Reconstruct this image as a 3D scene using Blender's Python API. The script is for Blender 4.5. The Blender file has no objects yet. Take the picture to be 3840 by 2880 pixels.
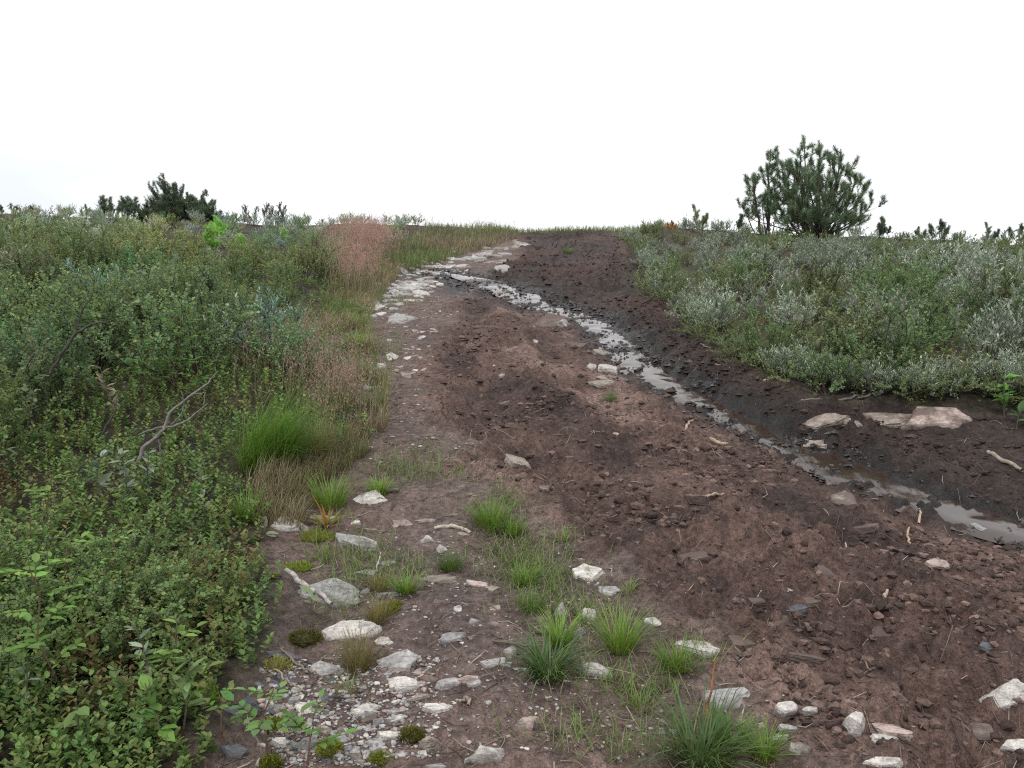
import bpy, math, random
import numpy as np
from mathutils import Vector, Matrix

# ------------------------------------------------------------------ camera, sky, sun, exposure
sc = bpy.context.scene
COL = sc.collection
CAM_H, PITCH, FOC = 1.6, math.radians(5.0), 788.0          # metres, down-tilt, focal length in 1024-px units
cam_d = bpy.data.cameras.new('camera')
cam_d.sensor_width = 36.0
cam_d.lens = 36.0 * FOC / 1024.0
cam_d.clip_start = 0.05
cam_d.clip_end = 2000.0
cam = bpy.data.objects.new('camera', cam_d)
COL.objects.link(cam)
cam.location = (0, 0, CAM_H)
cam.rotation_euler = (math.radians(90) - PITCH, 0, 0)
sc.camera = cam

SUN_EL, SUN_AZ = math.radians(58), math.radians(205)        # high, veiled sun behind and to the left
world = bpy.data.worlds.new('World')
sc.world = world
world.use_nodes = True
wn, wl = world.node_tree.nodes, world.node_tree.links
wn.clear()
sky = wn.new('ShaderNodeTexSky')
sky.sky_type = 'NISHITA'
sky.sun_disc = False
sky.sun_elevation = SUN_EL
sky.sun_rotation = SUN_AZ
bg_sky = wn.new('ShaderNodeBackground'); bg_sky.inputs['Strength'].default_value = 0.1
wl.new(sky.outputs[0], bg_sky.inputs['Color'])
# a closed white cloud cover over the blue sky, thinner and greyer in places low down
tc = wn.new('ShaderNodeTexCoord')
mp = wn.new('ShaderNodeMapping'); mp.inputs['Scale'].default_value = (1.0, 1.0, 3.2)
wl.new(tc.outputs['Generated'], mp.inputs['Vector'])
nz = wn.new('ShaderNodeTexNoise'); nz.inputs['Scale'].default_value = 1.3; nz.inputs['Detail'].default_value = 3
wl.new(mp.outputs[0], nz.inputs['Vector'])
sx = wn.new('ShaderNodeSeparateXYZ'); wl.new(tc.outputs['Generated'], sx.inputs[0])
low = wn.new('ShaderNodeMapRange'); low.interpolation_type = 'SMOOTHSTEP'
low.inputs['From Min'].default_value = 0.30; low.inputs['From Max'].default_value = 0.08
wl.new(sx.outputs['Z'], low.inputs['Value'])
nr = wn.new('ShaderNodeMapRange'); nr.interpolation_type = 'SMOOTHSTEP'
nr.inputs['From Min'].default_value = 0.57; nr.inputs['From Max'].default_value = 0.42
wl.new(nz.outputs['Fac'], nr.inputs['Value'])
nr.inputs['To Min'].default_value = 0.25
fm = wn.new('ShaderNodeMath'); fm.operation = 'MULTIPLY'
wl.new(low.outputs[0], fm.inputs[0]); wl.new(nr.outputs[0], fm.inputs[1])
cr = wn.new('ShaderNodeMix'); cr.data_type = 'RGBA'
cr.inputs[6].default_value = (1.0, 1.0, 1.0, 1); cr.inputs[7].default_value = (0.62, 0.655, 0.715, 1)
wl.new(fm.outputs[0], cr.inputs[0])
bg_cl = wn.new('ShaderNodeBackground'); bg_cl.inputs['Strength'].default_value = 1.10
wl.new(cr.outputs[2], bg_cl.inputs['Color'])
mx = wn.new('ShaderNodeMixShader'); mx.inputs['Fac'].default_value = 0.9
wl.new(bg_sky.outputs[0], mx.inputs[1]); wl.new(bg_cl.outputs[0], mx.inputs[2])
wo = wn.new('ShaderNodeOutputWorld')
wl.new(mx.outputs[0], wo.inputs['Surface'])

sun_d = bpy.data.lights.new('sun', 'SUN')
sun_d.energy = 1.2
sun_d.angle = math.radians(18)
sun_d.color = (1.0, 0.97, 0.93)
sun = bpy.data.objects.new('sun', sun_d)
COL.objects.link(sun)
sdir = Vector((math.sin(SUN_AZ) * math.cos(SUN_EL), math.cos(SUN_AZ) * math.cos(SUN_EL), math.sin(SUN_EL)))
sun.rotation_euler = sdir.to_track_quat('Z', 'Y').to_euler()
sun.location = sdir * 60

vs = sc.view_settings
vs.view_transform = 'Standard'
vs.look = 'None'
vs.exposure = 0.36
vs.gamma = 1.0
vs.use_curve_mapping = False
sc.cycles.use_denoising = False
sc.cycles.filter_width = 1.15
sc.cycles.max_bounces = 6

# ------------------------------------------------------------------ small maths helpers
R = np.random.default_rng(7)
def smooth(a, b, x):
    t = np.clip((x - a) / (b - a), 0, 1)
    return t * t * (3 - 2 * t)
def _hash(ix, iy, seed):
    h = (ix.astype(np.int64) * 374761393 + iy.astype(np.int64) * 668265263 + seed * 974711) & 0xFFFFFFFF
    h = ((h ^ (h >> 13)) * 1274126177) & 0xFFFFFFFF
    h = ((h ^ (h >> 16)) * 2246822519) & 0xFFFFFFFF
    return ((h ^ (h >> 15)) & 0xFFFFFF) / float(0xFFFFFF)
def vnoise(x, y, seed=0):
    ix, iy = np.floor(x), np.floor(y)
    fx, fy = x - ix, y - iy
    ux, uy = fx * fx * fx * (fx * (fx * 6 - 15) + 10), fy * fy * fy * (fy * (fy * 6 - 15) + 10)
    a, b = _hash(ix, iy, seed), _hash(ix + 1, iy, seed)
    c, d = _hash(ix, iy + 1, seed), _hash(ix + 1, iy + 1, seed)
    return 2 * ((a * (1 - ux) + b * ux) * (1 - uy) + (c * (1 - ux) + d * ux) * uy) - 1
def fbm(x, y, octv=4, seed=0, gain=0.5):
    s, a, tot = 0, 1.0, 0.0
    for i in range(octv):
        s = s + a * vnoise(x, y, seed + i * 17)
        tot += a
        a *= gain
        x, y = x * 2.03 + 3.1, y * 1.97 - 1.7
    return s / tot
def worley(x, y, seed=0):
    ix, iy = np.floor(x), np.floor(y)
    best = np.full(np.shape(x), 9.0)
    for dx in (-1, 0, 1):
        for dy in (-1, 0, 1):
            jx, jy = ix + dx, iy + dy
            px, py = jx + _hash(jx, jy, seed), jy + _hash(jx, jy, seed + 5)
            best = np.minimum(best, (px - x) ** 2 + (py - y) ** 2)
    return np.sqrt(best)

# ------------------------------------------------------------------ the lie of the land
G = 0.184                                                     # slope of the hillside
def view_dir(u, v):
    """direction from the camera for a point of the 3840x2880 photograph"""
    dx, dz = u / 3.75 - 512, -(v / 3.75 - 384)
    return np.array([dx, FOC * math.cos(PITCH) + dz * math.sin(PITCH), -FOC * math.sin(PITCH) + dz * math.cos(PITCH)]) / FOC
def on_plane(u, v, lift=0.0):                                  # u, v in a 2212-px wide copy of the photograph
    d = view_dir(u * 1.736, v * 1.736)
    t = (CAM_H - lift) / (G * d[1] - d[2])
    return d[0] * t, d[1] * t
def curve_from(pts, lift=0.0, near=None):
    w = [on_plane(u, v, lift) for u, v in pts]
    w.sort(key=lambda p: p[1])
    if near: w = list(near) + w
    ys, xs = np.array([p[1] for p in w]), np.array([p[0] for p in w])
    return lambda y: np.interp(y, ys, xs)
X_LEFT = curve_from([(480,1659),(560,1500),(640,1350),(600,1200),(590,1100),(680,1030),(790,960),(800,850),(780,760),(770,700),(790,650),
                     (850,590),(960,556),(1060,526),(1110,512)])
X_RIGHT = curve_from([(2212,880),(2100,870),(1780,850),(1640,800),(1520,720),(1440,640),(1400,575),(1385,530)], 0.18, [(5.0, 1.0), (4.2, 3.4)])
X_STREAM = curve_from([(960,600),(1050,620),(1170,660),(1290,700),(1340,750),(1420,820),(1500,870),(1580,910),(1680,960),(1780,1000),(1880,1050),
                       (1990,1090),(2110,1130),(2212,1160)], -0.09, [(4.4, 1.0), (3.2, 2.6)])
X_CHURN = curve_from([(1750,1659),(1500,1430),(1250,1230),(1050,1060),(930,930),(905,820),(915,760),(960,690),(985,650),(1120,540)])

def profile(y):
    """long profile of the hill: even climb, a rounded brow near 20 m, then falling away"""
    y = np.asarray(y, float)
    yc, k = 18.0, 0.040
    y1 = yc + (G + 0.10) / k
    up = np.where(y < -8, -8 * G + (y + 8) * 0.05, y * G)
    up = np.where(y < -40, -8 * G - 32 * 0.05, up)
    z1 = G * yc + G * (y1 - yc) - 0.5 * k * (y1 - yc) ** 2
    bend = G * y - 0.5 * k * np.clip(y - yc, 0, None) ** 2
    far = z1 - 0.10 * np.clip(y - y1, 0, 60) - 0.02 * np.clip(y - y1 - 60, 0, None)
    return np.where(y < yc, up, np.where(y < y1, bend, far))

def zones(x, y):
    xl, xr, xs, xc = X_LEFT(y), X_RIGHT(y), X_STREAM(y), X_CHURN(y)
    j = 0.10 * fbm(x * 2.2, y * 2.2, 3, 11) + 0.05 * vnoise(x * 9, y * 9, 12)
    top = 1 - smooth(19.0, 20.5, y)
    in_l, in_r = smooth(-0.10, 0.14, x - xl + j), smooth(-0.10, 0.12, xr - x + j)
    track = in_l * in_r * top
    churn = smooth(-0.12, 0.22, x - xc + 2.0 * j) * in_r * top
    ds = x - xs
    fade = 1 - smooth(11.5, 13.5, y)
    wet = np.exp(-(np.abs(ds + j * 0.6) / (0.24 + 0.10 * smooth(5, 10, y))) ** 2.4) * fade
    # the upper, wider wash where the water spreads over stones
    wash = np.exp(-(((x - (xs - 0.15)) / 0.75) ** 2 + ((y - 11.0) / 1.8) ** 2))
    wet = np.clip(np.maximum(wet, wash * smooth(-0.3, 0.4, fbm(x * 3, y * 3, 3, 31) + 0.2)), 0, 1)
    return dict(xl=xl, xr=xr, xs=xs, xc=xc, track=track, churn=churn, ds=ds, wet=wet, j=j, fade=fade, in_l=in_l, in_r=in_r)

def height(x, y, fine=True, z=None):
    x, y = np.asarray(x, float), np.asarray(y, float)
    if z is None: z = zones(x, y)
    d = np.hypot(x, y)
    h = profile(y)
    near = 1 - smooth(40, 90, d)
    gs = 1 - .88 * np.exp(-(z['ds'] / .5) ** 2) * z['fade']
    # the whole brow leans: a little higher to the left, lower far right
    h = h + near * (-0.026 * np.clip(x + 1.2, -14, 0) * smooth(2, 14, y) - 0.046 * np.clip(x - 4.0, 0, 12) * smooth(6, 16, y))
    h = h + near * gs * 0.10 * fbm(x * 0.35 + 4, y * 0.35, 3, 3)
    # bank right of the stream, banked turf left of the track
    bank = smooth(0.15, 1.0, z['ds'] / np.maximum(z['xr'] - z['xs'], 0.35))
    h = h + near * (0.13 * bank * (1 - 0.45 * smooth(9, 14, y)) + 0.07 * smooth(0.0, 1.3, x - z['xr']))
    h = h + near * (0.05 * (1 - z['in_l']) + 0.10 * smooth(0.1, 1.6, z['xl'] - x) * smooth(3.0, 5, y))
    # gully
    h = h - 0.09 * np.exp(-(z['ds'] / np.where(z['ds'] < 0, .60, .25)) ** 2) * (0.25 + 0.75 * (1 - smooth(9, 12, y)))
    # ruts pressed by wheels, berms between them
    s = (x - z['xc']) / np.maximum(z['xs'] - z['xc'], 0.3)
    rut = 1.7 * (-0.055 * np.exp(-((s - 0.20) / 0.09) ** 2) + 0.035 * np.exp(-((s - 0.38) / 0.08) ** 2) - 0.045 * np.exp(-((s - 0.60) / 0.10) ** 2))
    h = h + rut * z['churn'] * (1 - smooth(12, 16, y)) * (0.6 + 0.6 * fbm(x * 1.3, y * 1.3, 2, 9))
    turf = 1 - z['track']
    h = h + near * turf * 0.05 * fbm(x * 1.6, y * 1.6, 3, 5)
    h = h + z['track'] * gs * 0.030 * fbm(x * 1.9, y * 1.9, 3, 6)
    if fine:
        def part(mask, f):
            out = np.zeros(np.shape(x)); k = mask > .005
            if k.any(): out[k] = f(x[k], y[k]) * mask[k]
            return out
        def clods(x, y):
            warp = 0.05 * fbm(x * 6, y * 6, 2, 41)
            w1 = worley((x + warp) / 0.15, (y - warp) / 0.11, 21)
            w2 = worley((x - warp) / 0.062, (y + warp) / 0.048, 22)
            amp = 0.45 + 0.9 * np.clip(fbm(x * 1.5, y * 1.5, 3, 23) + 0.35, 0, 1.2)
            rg = 1 - np.abs(fbm(x * 5.5, y * 7.5, 3, 29))
            return amp * (0.085 * np.clip(0.58 - w1, -0.15, 1) + 0.042 * np.clip(0.55 - w2, -0.2, 1) + 0.05 * fbm(x * 6, y * 8, 3, 24)
                          + 0.03 * (rg - .8) + 0.018 * fbm(x * 26, y * 30, 2, 25))
        h = h + part(z['churn'] * (1 - 0.6 * z['wet']), clods)
        h = h + part((1 - z['churn']) * z['track'], lambda x, y: 0.012 * fbm(x * 7, y * 7, 3, 26) + 0.009 * fbm(x * 30, y * 30, 2, 27))
        h = h + part(near * turf, lambda x, y: 0.014 * fbm(x * 9, y * 9, 2, 28))
        h = h + part(z['wet'], lambda x, y: 0.030 * fbm(x * 6, y * 16, 2, 34, .6) + 0.030 * fbm(x * 15, y * 40, 2, 35))
    return h
_gx, _gy = np.arange(-22, 22.01, .08), np.arange(.4, 30.01, .08)
_GH = height(*np.meshgrid(_gx, _gy, indexing='ij'), False)
def hmap(x, y):
    """quick look-up of the smooth ground height"""
    fx, fy = np.clip((np.asarray(x) + 22) / .08, 0, len(_gx) - 1.001), np.clip((np.asarray(y) - .4) / .08, 0, len(_gy) - 1.001)
    i, j = fx.astype(int), fy.astype(int); fx, fy = fx - i, fy - j
    return (_GH[i, j] * (1 - fx) + _GH[i + 1, j] * fx) * (1 - fy) + (_GH[i, j + 1] * (1 - fx) + _GH[i + 1, j + 1] * fx) * fy
def gz(x, y, fine=False):
    return float(hmap(np.float64(x), np.float64(y)))
def ground_hit(u, v):
    """where the line of sight of a point of the photograph (3840 px wide) meets the hillside"""
    d = view_dir(u, v)
    t = np.concatenate([np.linspace(1.2, 8, 500), np.linspace(8.02, 26, 700)])
    zz = CAM_H + d[2] * t - hmap(d[0] * t, d[1] * t)
    i = np.argmax(zz < 0)
    if not (zz < 0).any(): i = int(np.argmin(zz[t > 14])) + int((t <= 14).sum())
    return d[0] * t[i], d[1] * t[i], t[i]
def ground_normal(x, y):
    e = 0.12
    hx = (gz(x + e, y, False) - gz(x - e, y, False)) / (2 * e)
    hy = (gz(x, y + e, False) - gz(x, y - e, False)) / (2 * e)
    return Vector((-hx, -hy, 1)).normalized()

# ------------------------------------------------------------------ mesh helpers
def raw_mesh(name, V, F, mat=None, col=None, smooth_shade=False, extra=None):
    V = np.asarray(V, np.float32)
    F = [np.asarray(f, np.int32) for f in F if len(f)]
    me = bpy.data.meshes.new(name)
    me.vertices.add(len(V)); me.vertices.foreach_set('co', V.ravel())
    tot = np.concatenate([np.full(len(f), f.shape[1], np.int32) for f in F])
    loops = np.concatenate([f.ravel() for f in F])
    me.loops.add(len(loops)); me.loops.foreach_set('vertex_index', loops)
    me.polygons.add(len(tot))
    me.polygons.foreach_set('loop_start', np.concatenate([[0], np.cumsum(tot)[:-1]]).astype(np.int32))
    me.polygons.foreach_set('loop_total', tot)
    me.polygons.foreach_set('use_smooth', np.full(len(tot), smooth_shade))
    if col is not None:
        c = np.ones((len(V), 4), np.float32); c[:, :3] = col
        a = me.attributes.new('col', 'FLOAT_COLOR', 'POINT'); a.data.foreach_set('color', c.ravel())
    for k, arr in (extra or {}).items():
        a = me.attributes.new(k, 'FLOAT', 'POINT'); a.data.foreach_set('value', np.asarray(arr, np.float32))
    me.update(calc_edges=True)
    if mat: me.materials.append(mat)
    return me
class MB:
    def __init__(s): s.V, s.F3, s.F4, s.C, s.n = [], [], [], [], 0
    def add(s, V, F, C):
        V = np.asarray(V, float)
        s.V.append(V); s.C.append(np.broadcast_to(np.asarray(C, float), (len(V), 3)))
        for f in F:
            f = np.asarray(f)
            if len(f): (s.F3 if f.shape[1] == 3 else s.F4).append(f + s.n)
        s.n += len(V)
    def mesh(s, name, mat, smooth_shade=False):
        F = ([np.concatenate(s.F4)] if s.F4 else []) + ([np.concatenate(s.F3)] if s.F3 else [])
        return raw_mesh(name, np.concatenate(s.V), F, mat, np.concatenate(s.C), smooth_shade)
def link(name, data, parent=None, loc=None, rotz=None, scale=None):
    o = bpy.data.objects.new(name, data)
    COL.objects.link(o)
    if parent: o.parent = parent
    if loc is not None: o.location = loc
    if rotz is not None: o.rotation_euler = (0, 0, rotz)
    if scale is not None: o.scale = (scale, scale, scale) if np.isscalar(scale) else scale
    return o
def tag(o, label=None, cat=None, group=None, kind=None):
    if label: o['label'] = label
    if cat: o['category'] = cat
    if group: o['group'] = group
    if kind: o['kind'] = kind
    return o
def unit(a):
    a = np.asarray(a, float)
    return a / np.maximum(np.linalg.norm(a, axis=-1, keepdims=True), 1e-9)
def leaves(mb, P, D, N, L, W, C, fold=0.18, curl=0.0):
    """a batch of folded leaves: two halves meeting on the midrib"""
    P, D, N = np.asarray(P, float), unit(D), np.asarray(N, float)
    S = unit(np.cross(D, N)); N = np.cross(S, D)
    n = len(P)
    L = np.broadcast_to(L, (n,)); W = np.broadcast_to(W, (n,))
    T = np.array([(0, 0, 0), (-0.42, 0.24, fold), (-0.46, 0.62, fold), (0, 1, 0), (0.46, 0.62, fold), (0.42, 0.24, fold)])
    V = (P[:, None] + S[:, None] * (T[None, :, 0:1] * W[:, None, None]) + D[:, None] * (T[None, :, 1:2] * L[:, None, None])
         + N[:, None] * (T[None, :, 2:3] * W[:, None, None] - curl * (T[None, :, 1:2] ** 2) * L[:, None, None]))
    b = (np.arange(n) * 6)[:, None]
    F = np.concatenate([b + np.array([0, 3, 2, 1]), b + np.array([0, 5, 4, 3])])
    mb.add(V.reshape(-1, 3), [F], np.repeat(np.broadcast_to(C, (n, 3)), 6, 0))
def tube(mb, pts, rad, C, sides=5):
    pts = np.asarray(pts, float); k = len(pts)
    t = unit(np.gradient(pts, axis=0))
    ref = np.array([0.31, 0.17, 0.93]) if abs(t[0, 2]) < 0.9 else np.array([1.0, 0.1, 0])
    a = unit(np.cross(t, ref)); b = np.cross(t, a)
    ang = np.arange(sides) * 2 * math.pi / sides
    V = pts[:, None] + np.asarray(rad)[:, None, None] * (a[:, None] * np.cos(ang)[None, :, None] + b[:, None] * np.sin(ang)[None, :, None])
    i = np.arange(k - 1)[:, None] * sides; j = np.arange(sides)[None]
    F = np.stack([i + j, i + (j + 1) % sides, i + sides + (j + 1) % sides, i + sides + j], -1).reshape(-1, 4)
    mb.add(V.reshape(-1, 3), [F], C)
def blades(mb, P, az, lean, L, W, droop, C0, C1, seg=3):
    """grass blades: strips that rise, lean towards az and bend over"""
    n = len(P); P = np.asarray(P, float)
    az, lean, L, W, droop = [np.broadcast_to(q, (n,)).astype(float) for q in (az, lean, L, W, droop)]
    h = np.stack([np.cos(az), np.sin(az), 0 * az], -1); sd = np.stack([-np.sin(az), np.cos(az), 0 * az], -1)
    rows, cols = [], []
    p = P.copy(); ang = lean.copy()
    for k in range(seg + 1):
        f = k / seg
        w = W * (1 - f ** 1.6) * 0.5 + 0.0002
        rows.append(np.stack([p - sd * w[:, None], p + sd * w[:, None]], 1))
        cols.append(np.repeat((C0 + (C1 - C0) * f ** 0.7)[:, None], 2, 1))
        p = p + (h * np.sin(ang)[:, None] + np.array([0, 0, 1.0]) * np.cos(ang)[:, None]) * (L / seg)[:, None]
        ang = ang + droop / seg
    V = np.stack(rows, 1); Cc = np.stack(cols, 1)
    b = (np.arange(n) * 2 * (seg + 1))[:, None]
    F = np.concatenate([b + np.array([2 * k, 2 * k + 1, 2 * k + 3, 2 * k + 2]) for k in range(seg)])
    mb.V.append(V.reshape(-1, 3)); mb.C.append(Cc.reshape(-1, 3)); mb.F4.append(F + mb.n); mb.n += V.shape[0] * V.shape[1] * 2

# ------------------------------------------------------------------ materials
def new_mat(name):
    m = bpy.data.materials.new(name); m.use_nodes = True
    nt = m.node_tree; nt.nodes.clear()
    out = nt.nodes.new('ShaderNodeOutputMaterial')
    b = nt.nodes.new('ShaderNodeBsdfPrincipled')
    nt.links.new(b.outputs[0], out.inputs['Surface'])
    return m, nt, b, out
def N(nt, typ, **kw):
    n = nt.nodes.new(typ)
    for k, v in kw.items():
        if k in n.inputs: n.inputs[k].default_value = v
        else: setattr(n, k, v)
    return n
def mixrgb(nt, a, b, fac, mode='MIX'):
    n = nt.nodes.new('ShaderNodeMix'); n.data_type = 'RGBA'; n.blend_type = mode
    for sock, v in ((n.inputs[0], fac), (n.inputs[6], a), (n.inputs[7], b)):
        if isinstance(v, (int, float)): sock.default_value = v
        elif isinstance(v, tuple): sock.default_value = v if len(v) == 4 else v + (1,)
        else: nt.links.new(v, sock)
    return n.outputs[2]
def ramp(nt, src, stops):
    n = nt.nodes.new('ShaderNodeValToRGB')
    e = n.color_ramp.elements
    while len(e) < len(stops): e.new(0.5)
    for i, (p, c) in enumerate(stops):
        e[i].position = p
        e[i].color = (c, c, c, 1) if np.isscalar(c) else tuple(c) + (1,)
    nt.links.new(src, n.inputs['Fac'])
    return n.outputs['Color']
def leaf_material(name, rough=0.5, transl=0.3, vary=0.25, spec=0.35):
    m, nt, b, out = new_mat(name)
    at = N(nt, 'ShaderNodeAttribute', attribute_name='col')
    oi = nt.nodes.new('ShaderNodeObjectInfo')
    mr = N(nt, 'ShaderNodeMapRange'); mr.inputs['To Min'].default_value = 1 - vary; mr.inputs['To Max'].default_value = 1 + vary
    nt.links.new(oi.outputs['Random'], mr.inputs['Value'])
    hs = N(nt, 'ShaderNodeHueSaturation')
    nt.links.new(at.outputs['Color'], hs.inputs['Color']); nt.links.new(mr.outputs[0], hs.inputs['Value'])
    c = mixrgb(nt, hs.outputs[0], oi.outputs['Color'], 1.0, 'MULTIPLY')
    nt.links.new(c, b.inputs['Base Color'])
    b.inputs['Roughness'].default_value = rough
    b.inputs['Specular IOR Level'].default_value = spec
    tr = nt.nodes.new('ShaderNodeBsdfTranslucent')
    nt.links.new(c, tr.inputs['Color'])
    ms = N(nt, 'ShaderNodeMixShader'); ms.inputs[0].default_value = transl
    nt.links.new(b.outputs[0], ms.inputs[1]); nt.links.new(tr.outputs[0], ms.inputs[2])
    nt.links.new(ms.outputs[0], out.inputs['Surface'])
    return m
M_LEAF = leaf_material('leaf', 0.55, 0.40, 0.22, 0.2)
M_SILVER = leaf_material('silver_leaf', 0.6, 0.22, 0.22, 0.3)
M_GRASS = leaf_material('grass_blade', 0.5, 0.35, 0.18)
M_NEEDLE = leaf_material('pine_needle', 0.5, 0.12, 0.15)
def attr_material(name, rough=0.8, bump=0.0, scale=60.0, spec=0.3):
    m, nt, b, out = new_mat(name)
    at = N(nt, 'ShaderNodeAttribute', attribute_name='col')
    tcn = nt.nodes.new('ShaderNodeTexCoord')
    n1 = N(nt, 'ShaderNodeTexNoise', Scale=scale, Detail=3.0)
    nt.links.new(tcn.outputs['Object'], n1.inputs['Vector'])
    f = ramp(nt, n1.outputs['Fac'], [(0.3, 0.6), (0.7, 1.25)])
    nt.links.new(mixrgb(nt, at.outputs['Color'], f, 1.0, 'MULTIPLY'), b.inputs['Base Color'])
    b.inputs['Roughness'].default_value = rough
    b.inputs['Specular IOR Level'].default_value = spec
    if bump:
        bn = N(nt, 'ShaderNodeBump', Strength=bump, Distance=0.01)
        nt.links.new(n1.outputs['Fac'], bn.inputs['Height']); nt.links.new(bn.outputs[0], b.inputs['Normal'])
    return m
M_BARK = attr_material('bark', 0.85, 0.5, 45)
M_GRAVEL = attr_material('gravel_stone', 0.85, 0.3, 70)
M_TWIG = attr_material('twig', 0.85, 0.0, 30)
M_CLOD = attr_material('mud_clod', 0.9, 0.6, 90)
M_WETMUD = attr_material('wet_mud', 0.34, 0.6, 60, 0.5)

def ground_material():
    m, nt, b, out = new_mat('soil_and_turf')
    at = N(nt, 'ShaderNodeAttribute', attribute_name='col')
    wt = N(nt, 'ShaderNodeAttribute', attribute_name='wet')
    geo = nt.nodes.new('ShaderNodeNewGeometry')
    n1 = N(nt, 'ShaderNodeTexNoise', Scale=38.0, Detail=5.0, Roughness=0.65)
    n2 = N(nt, 'ShaderNodeTexNoise', Scale=140.0, Detail=3.0, Roughness=0.6)
    n3 = N(nt, 'ShaderNodeTexNoise', Scale=11.0, Detail=5.0, Roughness=0.7)
    for n in (n1, n2, n3): nt.links.new(geo.outputs['Position'], n.inputs['Vector'])
    c = mixrgb(nt, at.outputs['Color'], ramp(nt, n1.outputs['Fac'], [(0.30, 0.45), (0.70, 1.62)]), 1.0, 'MULTIPLY')
    c = mixrgb(nt, c, ramp(nt, n2.outputs['Fac'], [(0.3, 0.65), (0.7, 1.4)]), 1.0, 'MULTIPLY')
    c = mixrgb(nt, c, ramp(nt, n3.outputs['Fac'], [(0.32, 0.62), (0.68, 1.4)]), 1.0, 'MULTIPLY')
    nt.links.new(c, b.inputs['Base Color'])
    rr = N(nt, 'ShaderNodeMapRange'); rr.inputs['To Min'].default_value = 0.88; rr.inputs['To Max'].default_value = 0.30
    nt.links.new(wt.outputs['Fac'], rr.inputs['Value']); nt.links.new(rr.outputs[0], b.inputs['Roughness'])
    b.inputs['Specular IOR Level'].default_value = 0.35
    b1 = N(nt, 'ShaderNodeBump', Strength=1.0, Distance=0.03); nt.links.new(n1.outputs['Fac'], b1.inputs['Height'])
    b2 = N(nt, 'ShaderNodeBump', Strength=0.6, Distance=0.006); nt.links.new(n2.outputs['Fac'], b2.inputs['Height'])
    nt.links.new(b1.outputs[0], b2.inputs['Normal']); nt.links.new(b2.outputs[0], b.inputs['Normal'])
    return m
M_GROUND = ground_material()

def rock_material():
    m, nt, b, out = new_mat('schist')
    oi = nt.nodes.new('ShaderNodeObjectInfo'); tcn = nt.nodes.new('ShaderNodeTexCoord')
    loc = N(nt, 'ShaderNodeVectorMath', operation='ADD')
    nt.links.new(tcn.outputs['Object'], loc.inputs[0]); nt.links.new(oi.outputs['Location'], loc.inputs[1])
    def nz(scale, det=4.0, rough=0.6, sc3=None):
        n = N(nt, 'ShaderNodeTexNoise', Scale=scale, Detail=det, Roughness=rough)
        if sc3:
            mpn = nt.nodes.new('ShaderNodeMapping'); mpn.inputs['Scale'].default_value = sc3
            mpn.inputs['Rotation'].default_value = (0.1, 0.15, 0.5)
            nt.links.new(loc.outputs[0], mpn.inputs['Vector']); nt.links.new(mpn.outputs[0], n.inputs['Vector'])
        else: nt.links.new(loc.outputs[0], n.inputs['Vector'])
        return n.outputs['Fac']
    big, mid, fin = nz(7), nz(34, 5), nz(130, 3)
    lay = nz(10, 5, 0.7, (1.2, 7.0, 16.0))
    c = mixrgb(nt, oi.outputs['Color'], ramp(nt, lay, [(0.36, 0.55), (0.46, 0.95), (0.7, 1.15)]), 1.0, 'MULTIPLY')
    c = mixrgb(nt, c, ramp(nt, mid, [(0.3, 0.68), (0.66, 1.16)]), 1.0, 'MULTIPLY')
    c = mixrgb(nt, c, ramp(nt, fin, [(0.3, 0.72), (0.62, 1.1)]), 1.0, 'MULTIPLY')
    c = mixrgb(nt, c, (0.06, 0.06, 0.06), ramp(nt, nz(26, 6, 0.75), [(0.60, 0.0), (0.70, 0.55)]))          # dark lichen flecks
    # mud splashed and smeared over the stone: more where alpha is low
    geo = nt.nodes.new('ShaderNodeNewGeometry')
    dm = N(nt, 'ShaderNodeMath', operation='SUBTRACT'); nt.links.new(big, dm.inputs[0]); nt.links.new(oi.outputs['Alpha'], dm.inputs[1])
    c = mixrgb(nt, c, (0.10, 0.072, 0.063), ramp(nt, dm.outputs[0], [(0.0, 0.0), (0.12, 0.85)]))
    lowa = N(nt, 'ShaderNodeAttribute', attribute_name='low')
    lm = N(nt, 'ShaderNodeMath', operation='MULTIPLY'); nt.links.new(lowa.outputs['Fac'], lm.inputs[0]); nt.links.new(ramp(nt, mid, [(0.3, 0.35), (0.6, 0.95)]), lm.inputs[1])
    c = mixrgb(nt, c, (0.085, 0.062, 0.054), lm.outputs[0])                                       # soil clinging to the foot
    nt.links.new(c, b.inputs['Base Color'])
    b.inputs['Roughness'].default_value = 0.82
    b.inputs['Specular IOR Level'].default_value = 0.3
    b1 = N(nt, 'ShaderNodeBump', Strength=0.7, Distance=0.012); nt.links.new(lay, b1.inputs['Height'])
    b2 = N(nt, 'ShaderNodeBump', Strength=0.6, Distance=0.006); nt.links.new(mid, b2.inputs['Height']); nt.links.new(b1.outputs[0], b2.inputs['Normal'])
    b3 = N(nt, 'ShaderNodeBump', Strength=0.4, Distance=0.003); nt.links.new(fin, b3.inputs['Height']); nt.links.new(b2.outputs[0], b3.inputs['Normal'])
    nt.links.new(b3.outputs[0], b.inputs['Normal'])
    return m
M_ROCK = rock_material()

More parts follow.
